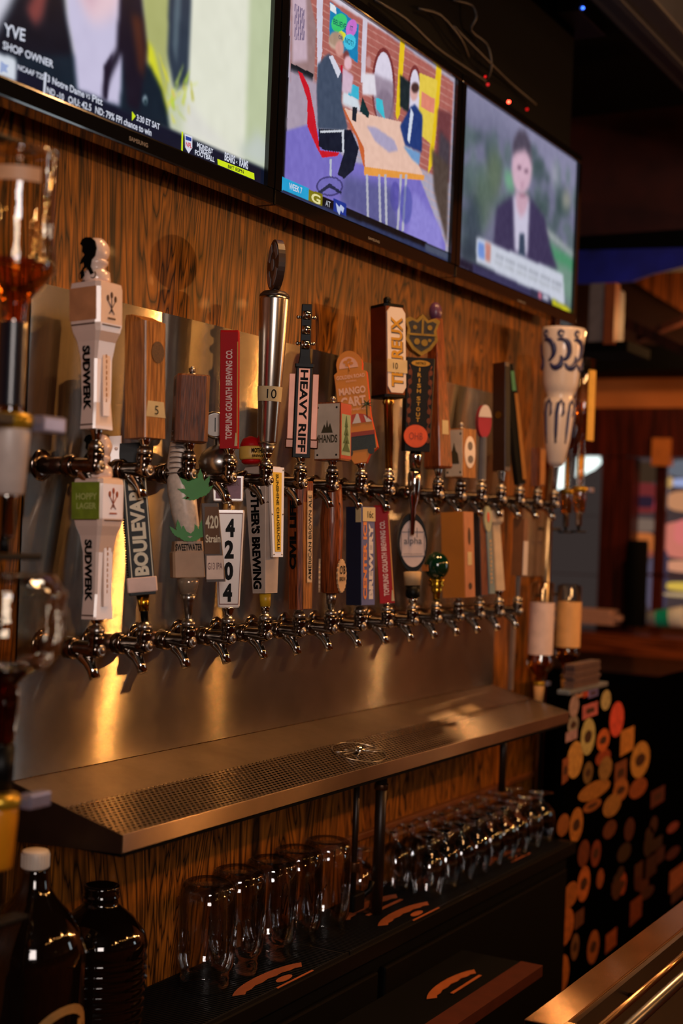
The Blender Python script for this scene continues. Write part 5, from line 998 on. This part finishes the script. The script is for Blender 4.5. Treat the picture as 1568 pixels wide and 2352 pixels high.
# left, lower
q = ony(35, 1800, -.32); X2, Y2 = ony(4, 1700, -.32).x, -.32; zr2 = ony(20, 1850, -.32).z
inv_bottle(X2, Y2, zr2 + .020, [(.013, 0), (.014, .055), (.017, .075), (.0185, .10), (.0165, .118), (.026, .128), (.050, .140), (.061, .155), (.0635, .175), (.0635, .21), (.0655, .216), (.0655, .222), (.06, .226), (.052, .24), (.012, .243)], 'upside-down round decanter bottle with red liquor in the lower left dispenser', GLASSB, REDL, .137, [], n=36)
G().lathe([(.0145, .0), (.0155, .05)], 20).build('neck_wrap', BLACK, bpy.data.objects[[o.name for o in COL.objects if o.get('label', '').startswith('upside-down round')][0]])
pourer(X2, Y2, zr2, 'spirit dispenser with purple badge under the lower left decanter', .9, cup=mat('amber gold cup', (206, 130, 24), .25, coat=.5))
POST = mat('black powder coat', (12, 11, 11), .5)
st = empty('dispenser_stand', (X1 - .16, -.33, ZK - .2)); tag(st, 'black post stand carrying the bottles at the left edge of the photo', 'stand'); 
G().box(-.012, .012, -.012, .012, -(ZK - .2), 1.25, .002).build('post', POST, st)
for hz, yy, xx in ((zr - (ZK - .2) + .004, .03, .135), (zr2 - (ZK - .2) + .004, .01, .14)): G().box(0, xx, .0, .03, hz, hz + .01, .001).build('arm', POST, st)
# right pair, upper and lower
def rightb(px, py0, py1, y, w_, label, prof, gl, liq, lv, labels, disp):
    a = ony(px, py1, y); b = ony(px, py0, y); Hh = b.z - a.z; k = kk(a); r = w_ / 2 / k
    pr = [(p_[0] * r, p_[1] * Hh) for p_ in prof]; lb = [(n_, z0 * Hh, z1 * Hh, rr * r, a0, a1, m_) for n_, z0, z1, rr, a0, a1, m_ in labels]
    inv_bottle(a.x, y, a.z, pr, label, gl, liq, lv * Hh, lb, n=26)
    if disp: pourer(a.x, y, a.z - .018 * .6, disp, .74 if py1 < 1300 else .6, cup=WHISKY if py1 < 1300 else LTN)
    return a
YR = -.10
rightb(1332, 818, 1120, YR, 46, 'tall upside-down whisky bottle with yellow side label in the upper right dispenser', [(.38, 0), (.38, .36), (.5, .44), (1.0, .56), (1.05, .6), (1.05, .99), (.5, 1.0)], GLASSB, WHISKY, .66, [('yellow_label', .36, .90, 1.14, -48, 70, LYL)], 'chrome spirit dispenser under the tall bottle with yellow label')
rightb(1302, 840, 1125, -.02, 44, 'slim upside-down amber bottle half hidden behind the ceramic handle', [(.38, 0), (.38, .30), (.5, .36), (1.0, .5), (1.0, .99), (.5, 1.0)], GLASSB, WHISKY, .7, [], 'spirit dispenser under the slim amber bottle behind the ceramic handle')
rightb(1300, 1342, 1550, -.05, 56, 'upside-down bottle with cream tan label in the lower right dispenser', [(.38, 0), (.38, .08), (.6, .13), (.95, .19), (1.0, .24), (1.0, .98), (.6, 1.0)], GLASSB, WHISKY, .40, [('tan_label', .31, .81, 1.03, -150, 150, LTN)], 'spirit dispenser under the bottle with cream tan label')
rightb(1238, 1335, 1565, -.05, 54, 'upside-down bottle with plain white label in the lower right dispenser', [(.38, 0), (.38, .05), (.7, .09), (1.15, .15), (1.15, .22), (1.0, .28), (.97, .98), (.6, 1.0)], GLASSB, WHISKY, .36, [('white_label', .27, .79, 1.05, -150, 150, LWH)], 'spirit dispenser under the bottle with plain white label')
q = ony(1256, 1250, -.03); rs = empty('dispenser_stand', (q.x, -.03, ZK)); tag(rs, 'thin chrome pole stand carrying the bottles at the right end of the taps', 'stand')
G().lathe([(.009, 0), (.009, .95)], 14).build('pole', SATIN, rs)
for yy in (1218, 1372): z_ = ony(1256, yy, -.03).z - ZK; G().box(-.0, .16, .022, .04, z_, z_ + .008, .002).build('crossbar', POST, rs)
q = ony(1225, 1320, -.0035); pl = tag(G().box(0, .20, -.004, -.0005, 0, .19, .001).build('steel_plate', mat('dull grey plate', (150, 132, 116), .35, .6)), 'small grey metal plate on the wall right of the last taps', 'plate'); pl.location = (ony(1196, 1325, -.004).x, 0, ony(1196, 1325, -.004).z)
q = ony(1172, 1590, -.004); G().box(-.006, .006, -.012, -.0005, 0, .22, .001).build('wall_strip', mat('grey strip', (150, 130, 116), .4, .5)).location = (ony(1172, 1585, -.006).x, 0, ony(1172, 1585, -.006).z); tag(bpy.data.objects['wall_strip'], 'thin grey vertical strip on the wood wall below the last taps', 'strip')
# ================================================================ STICKER COOLER, MENUS
YC = -.137
sc_ = empty('sticker_cooler', (3.49, YC, 0)); tag(sc_, 'tall black cooler covered in stickers at the end of the counter', 'cooler'); ztop = ony(1305, 1597, YC).z
g = G(); g.box(0, .30, 0, .03, 0, ztop, .003); g.box(.24, 1.25, .03, .6, 0, ztop - .16, .003); g.box(.30, 1.25, 0, .03, 0, ztop - .02, .003); g.build('cabinet', mat('cooler black', (3, 3, 3), 1, spec=0, var=.1), sc_)
G().box(-.002, .30, -.004, .03, ztop, ztop + .012, .002).build('metal_edge', mat('edge trim', (150, 160, 166), .3, .6), sc_)
STK = [(1330, 1592, 16, 22, 'r', (214, 150, 110)), (1345, 1592, 12, 20, 'r', (196, 70, 30)), (1362, 1592, 22, 20, 'r', (110, 100, 160)), (1318, 1622, 22, 50, 'e', (170, 140, 130)), (1355, 1632, 34, 34, 'r', (196, 100, 96)), (1391, 1608, 22, 46, 'e', (190, 170, 110)),
       (1316, 1665, 24, 46, 'e', (150, 140, 120)), (1312, 1690, 26, 24, 'r', (180, 140, 140)), (1350, 1692, 32, 84, 'e', (196, 180, 110)), (1416, 1652, 32, 80, 'e', (226, 80, 56)), (1385, 1700, 28, 52, 'e', (206, 100, 40)), (1440, 1702, 30, 60, 'r', (200, 130, 50)), (1470, 1745, 42, 82, 'e', (196, 140, 60)),
       (1320, 1745, 36, 84, 'e', (206, 150, 70)), (1298, 1770, 14, 60, 'r', (150, 80, 40)), (1385, 1740, 34, 36, 'e', (150, 60, 24)), (1350, 1775, 22, 50, 'e', (120, 90, 44)), (1390, 1765, 30, 54, 'e', (150, 110, 56)), (1425, 1775, 26, 56, 'r', (130, 70, 36)), (1365, 1815, 70, 40, 'e', (170, 110, 44)),
       (1425, 1815, 34, 50, 'e', (170, 100, 44)), (1465, 1810, 40, 44, 'e', (150, 76, 34)), (1360, 1850, 40, 26, 'e', (150, 84, 34)), (1405, 1850, 40, 50, 'e', (160, 110, 50)), (1323, 1895, 30, 78, 'e', (186, 116, 44)), (1293, 1895, 28, 50, 'e', (150, 86, 36)), (1510, 1830, 30, 40, 'r', (90, 40, 24)),
       (1340, 1960, 26, 60, 'e', (110, 50, 26)), (1368, 1960, 22, 60, 'e', (120, 50, 24)), (1292, 1955, 22, 40, 'e', (150, 80, 34)), (1340, 2030, 28, 80, 'e', (190, 100, 44)), (1310, 2055, 34, 56, 'e', (170, 96, 40)), (1285, 2040, 16, 80, 'r', (160, 84, 40)), (1378, 2018, 16, 44, 'e', (150, 76, 36)), (1430, 2030, 16, 50, 'e', (150, 66, 30)),
       (1295, 2130, 44, 86, 'e', (190, 104, 44)), (1362, 2175, 26, 74, 'e', (160, 90, 44)), (1403, 2160, 24, 44, 'r', (150, 74, 36)), (1320, 2175, 18, 60, 'e', (120, 80, 50)), (1288, 2240, 36, 90, 'e', (190, 110, 50)), (1555, 2015, 34, 50, 'r', (150, 80, 44)), (1460, 2090, 26, 56, 'r', (120, 54, 26)), (1400, 1905, 30, 40, 'e', (100, 50, 26)), (1330, 2110, 20, 40, 'r', (100, 56, 34)), (1545, 1900, 26, 22, 'e', (130, 56, 40))]
for i in range(18):  # extra stickers in darkened colours: the dim light low on the cooler painted in
    STK.append((1400 + rng.integers(0, 160), 1880 + rng.integers(0, 240), 14 + rng.integers(0, 18), 24 + rng.integers(0, 40), 'e' if i % 3 else 'r', tuple(int(v) for v in (50 + rng.integers(0, 30), 24 + rng.integers(0, 18), 14 + rng.integers(0, 10)))))
for i, (a, b, w_, h_, sh, c) in enumerate(STK):
    c = tuple(int(v * .92) for v in c)
    y = YC - .0005 - .0003 * (i % 6); p = ony(a, b, y); rx = abs(ony(a + w_ / 2, b, y).x - p.x); rzz = abs(ony(a, b - h_ / 2, y).z - p.z)
    if p.z > ztop - .004 - rzz and p.x > 3.80: p.z = ztop - .025 - rzz
    loc = (p.x - 3.49, y - YC, p.z); g = G()
    P = ell(0, 0, rx, rzz, 20) if sh == 'e' else [(-rx, -rzz), (rx, -rzz * .8), (rx, rzz), (-rx, rzz * .9)]
    g.prism([(u_ + loc[0], v_ + loc[2]) for u_, v_ in P], loc[1] - .0002, loc[1]); 
    ob = g.build('sticker', mat('sticker %d %d %d' % c, c, .5, var=.35, vs=60), sc_)
    if i < 40 and i % 2 == 0:
        g = G(); g.prism([(u_ * .55 + loc[0], v_ * .35 + loc[2]) for u_, v_ in P], loc[1] - .0004, loc[1] - .0002); g.build('sticker_mark', mat('sticker dark mark', (60, 34, 20), .5), ob)
for i in range(7):
    g = G(); g.box(0, .20, 0, .028, 0, .008, .001); o = g.build('menu', mat('menu cover', (96, 72, 66), .5, var=.2)); o.location = (3.53 + .004 * (i % 3), YC + .0 + .003 * (i % 2), ztop + .0125 + i * .0092)
    tag(o, 'brown menu folder in the stack on top of the sticker cooler', 'menu', 'stack of menus on the sticker cooler')
# ================================================================ FAR ROOM (right edge)
XF = 6.4
def fbox(name, pxa, pya, pxb, pyb, x, th, m, parent=None, bev=0):
    a = onx(pxa, pya, x); b = onx(pxb, pyb, x); y0, y1 = sorted((a.y, b.y)); z0, z1 = sorted((a.z, b.z))
    off = Vector(parent.location) if parent else Vector((0, 0, 0))
    return G().box(x - off.x, x + th - off.x, y0 - off.y, y1 - off.y, z0 - off.z, z1 - off.z, bev).build(name, m, parent)
def S_(o): o['kind'] = 'structure'; return o
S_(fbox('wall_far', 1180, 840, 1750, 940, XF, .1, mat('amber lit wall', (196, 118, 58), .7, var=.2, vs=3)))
S_(fbox('trim_3', 1180, 938, 1750, 1052, XF - .05, .12, MAHOG)); S_(fbox('trim_4', 1383, 1050, 1440, 1450, XF - .05, .1, MAHOG)); S_(fbox('trim_5', 1180, 1440, 1750, 1530, XF - .30, .4, wood('ledge wood', (90, 38, 16), (150, 74, 34), sx=40, sz=2, r=.35, axis='y')))
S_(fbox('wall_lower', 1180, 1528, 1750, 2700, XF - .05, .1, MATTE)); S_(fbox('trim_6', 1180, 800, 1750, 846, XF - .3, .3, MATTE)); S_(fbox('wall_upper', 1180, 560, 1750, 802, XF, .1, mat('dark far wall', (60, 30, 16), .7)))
wn = empty('window_1', (XF + .02, onx(1320, 1200, XF).y, onx(1320, 1440, XF).z)); wn['kind'] = 'structure'
def pane(a, b, c, d, col, s=1.0, x=XF + .03, m=None): 
    m = m or emis('backlit %d %d %d' % tuple(col), col, s)
    return fbox('window_pane', a, b, c, d, x, .004, m, wn)
pane(1180, 1050, 1384, 1452, (52, 44, 42), 1, XF + .06)
pa = fbox('bright_opening', 1308, 1050, 1378, 1078, XF + .05, .003, emis('daylight', (236, 250, 246), 1.6), wn)
g = G(); V = [onx(a, b, XF + .052) - wn.location for a, b in ((1326, 1050), (1378, 1049), (1380, 1064), (1365, 1078), (1332, 1094), (1322, 1096))]; g.add(V, [(0, 1, 2, 3, 4, 5)]); g.build('bright_opening', emis('daylight', (236, 250, 246), 1.6), wn)
bpy.data.objects.remove(pa)
g = G(); V = [onx(a, b, XF + .052) - wn.location for a, b in ((1262, 1078), (1300, 1050), (1303, 1118), (1290, 1126), (1264, 1118))]; g.add(V, [(0, 1, 2, 3, 4)]); g.build('bright_opening', emis('daylight', (236, 250, 246), 1.6), wn)
for a, b, c, d in ((1180, 1178, 1384, 1186), (1180, 1312, 1384, 1322)): fbox('glazing_bar', a, b, c, d, XF + .03, .02, MAHOG, wn)
wn2 = empty('window_2', (XF + .02, onx(1500, 1200, XF).y, onx(1500, 1440, XF).z)); wn2['kind'] = 'structure'
fbox('window_pane', 1438, 1050, 1760, 1452, XF + .08, .004, emis('dim street view', (66, 52, 52), 1), wn2)
BL = [(1440, 1060, 1510, 1110, (56, 40, 28)), (1446, 1108, 1508, 1180, (104, 38, 38)), (1462, 1138, 1500, 1166, (40, 26, 40)), (1500, 1150, 1512, 1176, (140, 50, 60)), (1440, 1190, 1505, 1222, (112, 92, 80)), (1440, 1222, 1502, 1272, (176, 96, 46)), (1442, 1262, 1500, 1280, (150, 76, 60)),
      (1518, 1055, 1534, 1180, (130, 112, 110)), (1536, 1055, 1700, 1100, (96, 100, 110)), (1536, 1098, 1700, 1122, (150, 160, 200)), (1520, 1096, 1545, 1120, (190, 150, 90)), (1534, 1126, 1700, 1180, (186, 128, 90)), (1520, 1195, 1700, 1290, (196, 112, 96)), (1530, 1285, 1700, 1322, (200, 136, 104)), (1548, 1190, 1700, 1260, (206, 110, 104)), (1488, 1280, 1512, 1400, (84, 76, 94)), (1514, 1262, 1530, 1400, (60, 56, 76)), (1530, 1335, 1700, 1366, (206, 170, 70)), (1524, 1360, 1700, 1380, (180, 150, 110))]
def blob(a, b, c, d, x, parent, m, name='window_picture'):
    A_ = onx(a, b, x); B_ = onx(c, d, x); cy, cz = (A_.y + B_.y) / 2, (A_.z + B_.z) / 2; ry, rz_ = abs(A_.y - B_.y) / 2, abs(A_.z - B_.z) / 2; V = []
    for j in range(28):
        t = 2 * math.pi * j / 28; c_, s_ = math.cos(t), math.sin(t); V.append(Vector((x, cy + ry * math.copysign(abs(c_) ** .5, c_), cz + rz_ * math.copysign(abs(s_) ** .5, s_))) - parent.location)
    G().add(V, [tuple(range(28))]).build(name, m, parent)
for j, (a, b, c, d, col) in enumerate(BL): blob(a, b, c, d, XF + .078 - j * .0012, wn2, emis('backlit %d %d %d' % col, col, 1.0))
for a, b, c, d in ((1508, 1040, 1516, 1450), (1438, 1178, 1760, 1188), (1438, 1320, 1760, 1332)): fbox('glazing_bar', a, b, c, d, XF + .02, .03, MAHOG, wn2)
S_(fbox('trim_7', 1497, 1006, 1536, 1070, XF - .08, .06, mat('ochre block', (190, 110, 40), .6)))
# objects on the ledge
lz = onx(1400, 1440, XF - .3).z
def ledge(px, y_off=0): p = onx(px, 1440, XF - .15); return Vector((XF - .16, p.y, lz + .0005))
p = ledge(1458); r = .045; G().lathe([(.048, 0), (.05, .005), (.05, .37), (.046, .39)], 24).build('black_dispenser', MATTE).location = p; tag(bpy.data.objects['black_dispenser'], 'tall black cylinder on the wooden ledge before the windows', 'dispenser')
p = ledge(1530); cu = empty('paper_cup', p + Vector((0, 0, .048))); tag(cu, 'white and green cup lying at the right end of the ledge', 'cup'); MC = Matrix.Rotation(math.radians(82), 4, 'X') @ Matrix.Rotation(.3, 4, 'Z')
G().lathe([(.034, -.08), (.048, .08), (.046, .082)], 24, MC).build('cup_wall', emis('x', (0, 0, 0)) if 0 else mat('white cup', (220, 226, 224), .4), cu); G().lathe([(.0385, -.04), (.0435, .02)], 24, MC, cap=False).build('green_band', mat('sea green', (20, 176, 150), .4), cu)
for i in range(3):
    p = ledge(1345); o = G().box(-.06, .06, -.15, .15, 0, .022, .006).build('folded_towel', mat('pale towel', (196, 150, 130), .8)); o.location = p + Vector((0, (.0, -.035, 0.01)[i], i * .0225)); tag(o, ['bottom folded pale towel of three on the far ledge', 'middle folded pale towel, sticking out, on the far ledge', 'top folded pale towel of three on the far ledge'][i], 'towel', 'folded towels on the far ledge')
# ceiling side
S_(fbox('trim_8', 1180, 285, 1800, 556, 4.9, .12, mat('red brown beam', (70, 26, 18), .6, var=.3, vs=8)))
S_(fbox('trim_9', 1180, 552, 1800, 580, 4.8, .25, MATTE))
dr = [(1326, 575), (1700, 565), (1700, 590), (1568, 612), (1500, 628), (1465, 640), (1452, 646), (1400, 650), (1330, 652), (1200, 650), (1200, 575)]
g = G(); Pn = [onx(a, b, 4.75) for a, b in dr]; n_ = len(Pn); g.add([Vector((4.75, p_.y, p_.z)) for p_ in Pn] + [Vector((4.77, p_.y, p_.z)) for p_ in Pn], [tuple(range(n_)), tuple(range(2 * n_ - 1, n_ - 1, -1))] + [(i, n_ + i, n_ + (i + 1) % n_, (i + 1) % n_) for i in range(n_)])
o = g.build('blue_banner', mat('royal blue cloth', (18, 30, 150), .7, var=.6, vs=6)); tag(o, 'dark blue cloth banner hanging below the red brown beam', 'banner')
sp = empty('wall_speaker', onx(1375, 725, 4.6)); tag(sp, 'grey box speaker hanging below the blue banner', 'speaker')
fbox('cabinet', 1352, 650, 1388, 786, 4.6, .2, mat('grey speaker box', (120, 112, 116), .6), sp, .01); fbox('side_panel', 1390, 650, 1408, 790, 4.58, .05, mat('orange brown panel', (140, 72, 36), .5), sp); fbox('bracket', 1330, 786, 1440, 806, 4.6, .25, MATTE, sp)
# slanting roof timbers
def timber(pts, x, th, m, label):
    Pn = [onx(a, b, x) for a, b in pts]; n_ = len(Pn); g = G(); g.add([Vector((0, p_.y - Pn[0].y, p_.z - Pn[0].z)) for p_ in Pn] + [Vector((th, p_.y - Pn[0].y, p_.z - Pn[0].z)) for p_ in Pn], [tuple(range(n_)), tuple(range(2 * n_ - 1, n_ - 1, -1))] + [(i, n_ + i, n_ + (i + 1) % n_, (i + 1) % n_) for i in range(n_)])
    o = g.build('roof_timber', m); o.location = (x, Pn[0].y, Pn[0].z); tag(o, label, 'timber')
TM = wood('warm roof timber', (70, 34, 14), (150, 84, 36), sx=40, sz=2, r=.6)
timber([(1450, 642), (1480, 634), (1800, 560), (1800, 800), (1568, 716), (1510, 682)], 6.0, .1, TM, 'broad warm brown roof board slanting down below the blue banner')
timber([(1410, 716), (1800, 900), (1800, 930), (1410, 742)], 5.5, .06, DARKW, 'dim brown rafter sloping down to the right over the far wall')
timber([(1460, 770), (1800, 620), (1800, 640), (1460, 784)], 5.55, .06, DARKW, 'dim brown rafter sloping up to the right over the far wall')
# duct, projector shelf, cables, small lights
a = onz(1350, 0, 2.78); b = onz(1500, 0, 2.78)
du = empty('ceiling_duct', (0, 0, 2.78)); tag(du, 'long dark grey duct running along the ceiling at the upper right', 'duct')
ya, yb = sorted((a.y, b.y)); G().box(-1, 4.85, ya, yb, 0, .25, .01).build('duct_body', mat('slate duct', (44, 46, 56), .5), du)
G().box(-1, 4.85, (ya + yb) / 2 - .01, (ya + yb) / 2 + .01, -.012, 0, .002).build('seam', mat('slate duct', (44, 46, 56)), du)
p = ony(1280, 30, -.02); bx = empty('receiver_box', p); tag(bx, 'dark box with a tiny blue light under the ceiling', 'receiver')
G().box(0, .22, -.06, .06, 0, .05, .004).build('case', mat('slate box', (52, 54, 66), .4), bx); G().sphere((.022, -.062, .012), .0035, 8).build('blue_led', emis('blue led', (60, 110, 255), 6), bx)
def led(px, py, y, r, col, s, label):
    p = ony(px, py, y); o = empty('string_light', p); tag(o, label, 'light'); G().sphere((0, 0, 0), r, 8).build('bulb', emis('bulb %d' % s, col, s), o); G().lathe([(r * .8, r * .7), (r * .8, r * 2.2)], 8).build('socket', MATTE, o)
led(1168, 234, -.05, .0040, (255, 60, 40), 14, 'brightest of the small red lights above the right television'); led(1210, 251, -.05, .004, (200, 20, 20), 1, 'dim red light, rightmost above the right television'); led(1114, 176, -.05, .0028, (190, 20, 20), 2, 'uppermost small red light near the corner of the right television'); led(1120, 194, -.05, .004, (130, 20, 20), 3, 'small red light just above the corner of the right television')
CB = mat('grey cable', (46, 42, 42), .5)
for j, pts in enumerate([[(860, 0), (930, 40), (1000, 110), (1060, 150), (1120, 190)], [(1040, 0), (1085, 10), (1096, 40), (1075, 70), (1120, 100), (1130, 150), (1118, 185)], [(1040, 60), (1080, 100), (1120, 140), (1170, 190), (1230, 240)], [(960, 20), (1010, 30), (1060, 90), (1075, 130)]]):
    W_ = [ony(a, b, -.03 - .01 * (k % 3)) for k, (a, b) in enumerate(pts)]; W2 = []
    for k in range(len(W_) - 1): W2 += [W_[k].lerp(W_[k + 1], f) for f in (0, .33, .66)]
    W2.append(W_[-1]); W3 = [W2[0]] + [(W2[k - 1] + W2[k] * 2 + W2[k + 1]) / 4 for k in range(1, len(W2) - 1)] + [W2[-1]]
    o = G().tube(W3, .0035, 6).build('cable', CB); tag(o, ['long grey cable hanging diagonally above the middle television', 'looped grey cable at the top above the gap of the televisions', 'grey cable drooping towards the red lights', 'short grey cable crossing below the looped one'][j], 'cable')
# ================================================================ NEAR UNDERBAR SINK (lower right)
ZS = ZC - .75; e0 = onz(1200, 2340, ZS); e1 = onz(1568, 2070, ZS); YE = (e0.y + e1.y) / 2
sk = empty('underbar_sink', (e0.x, YE, ZS)); tag(sk, 'stainless steel underbar sink with bottle rail in the lower right corner', 'sink'); wq = onz(1330, 2352, ZS).y - YE
BRS = steel('warm steel rim', (190, 150, 112), .16, .3, (0, 1, 0)); wd_ = abs(wq)
G().box(0, 2.2, -.058, 0, -.02, 0, .0015).build('back_rim', BRS, sk); G().box(0, .03, -.5, -.058, -.02, 0, .0015).build('side_rim', BRS, sk)
g = G(); g.box(0, 2.2, -.068, -.0585, -.26, -.004); g.box(.0, 2.2, -.5, -.06, -.27, -.26); g.build('basin', mat('dark basin steel', (60, 44, 34), .3, .8), sk)
g = G(); g.tube([(.02, -.092, -.018), (2.2, -.092, -.018)], .006, 12); g.build('bottle_rail', BRS, sk)
g = G(); g.tube([(.02, -.145, -.0), (2.2, -.145, -.0)], .010, 14); g.build('front_tube', SATIN, sk)
g = G(); [g.tube([(x, -.066, -.03), (x, -.085, -.028), (x, -.092, -.018)], .004, 8) for x in (.30, .75, 1.2)]; g.build('rail_hook', CHROME, sk)
G().box(-.0, 2.2, -.5, .0, -ZS + .001, -.27).build('sink_base', MATTE, sk)
lt = onz(1050, 2262, .45); o = G().box(-.12, .9, -.10, .0, 0, .02, .002).build('floor_shelf', mat('red brown shelf', (110, 44, 24), .6)); 
p = onz(1215, 2212, .2)
o.location = (ony(980, 2330, -.20).x, -.177, ony(980, 2330, -.20).z - .02); o.location.z = .32; tag(o, 'low red brown board in the dark below the counter', 'board'); bpy.data.objects.remove(o)
# ================================================================ THE BAR ITSELF (camera looks over it)
bc = empty('bar_counter', (1.6, -1.75, 0)); tag(bc, 'dark wooden bar counter that the camera looks across', 'bar counter')
G().box(-2.6, 3.2, -.28, .28, 0, 1.08, .003).build('front_panel', wood('bar front wood', (90, 48, 22), (190, 112, 58), sx=40, sz=3, r=.5), bc); G().box(-2.7, 3.3, -.36, .36, 1.08, 1.13, .01).build('worktop', wood('bar top wood', (60, 26, 10), (120, 60, 26), sx=40, sz=2, r=.25, axis='x'), bc)
# ================================================================ BAR LAMPS (light and chrome glints)
LM = emis('warm bulb', (255, 170, 80), 60)
LP = [(1.5, -2.1, 2.30), (2.95, -2.1, 2.28), (4.65, -2.1, 2.25), (5.45, -2.1, 2.25), (6.99, -2.1, 2.25), (5.55, .08, 2.38)]  # last lamp added out of view to warm the far timber and sink rim
LN = ['nearest', 'second', 'third', 'fourth', 'fifth', 'added far-room lamp, last']
for i, p in enumerate(LP):
    o = empty('pendant_lamp', p); tag(o, f'warm pendant lamp over the bar, {LN[i]} of six', 'lamp', 'pendant lamps over the bar')
    G().sphere((0, 0, 0), .032, 12).build('bulb', LM, o); G().lathe([(.09, .0), (.085, .03), (.05, .07), (.02, .085), (.015, .11)], 24, cap=False).build('shade', mat('copper shade', (120, 70, 36), .4, .8), o); G().lathe([(.003, .1), (.003, 3.3 - p[2])], 6).build('cord', BLACK, o)
    point('pendant_glow', (p[0], p[1], p[2] - .045), (6, 7, 76, 16, 17, 12)[i], WARM if i not in (2, 3) else (1, .40, .09), .03)

# small warm bulbs strung along the far side of the bar: their glints show in the chrome, bottles and glasses
SBM = emis('string bulb', (255, 176, 92), 70)
for i in range(16):
    o = empty('string_bulb', (.9 + i * .38, -2.75 + .03 * (i % 2), 2.62 - .06 * math.sin(i * 1.57))); tag(o, 'small warm bulb on the wire strung along the far side of the bar', 'light', 'string bulbs across the room')
    G().sphere((0, 0, 0), .022, 5).build('bulb', SBM, o); G().lathe([(.012, .018), (.012, .05)], 8).build('socket', BLACK, o)
o = G().tube([(.8 + i * .19, -2.735, 2.68 - .03 * math.cos(i * 1.57)) for i in range(34)], .004, 6).build('light_wire', BLACK); tag(o, 'black wire carrying the small warm bulbs', 'wire')
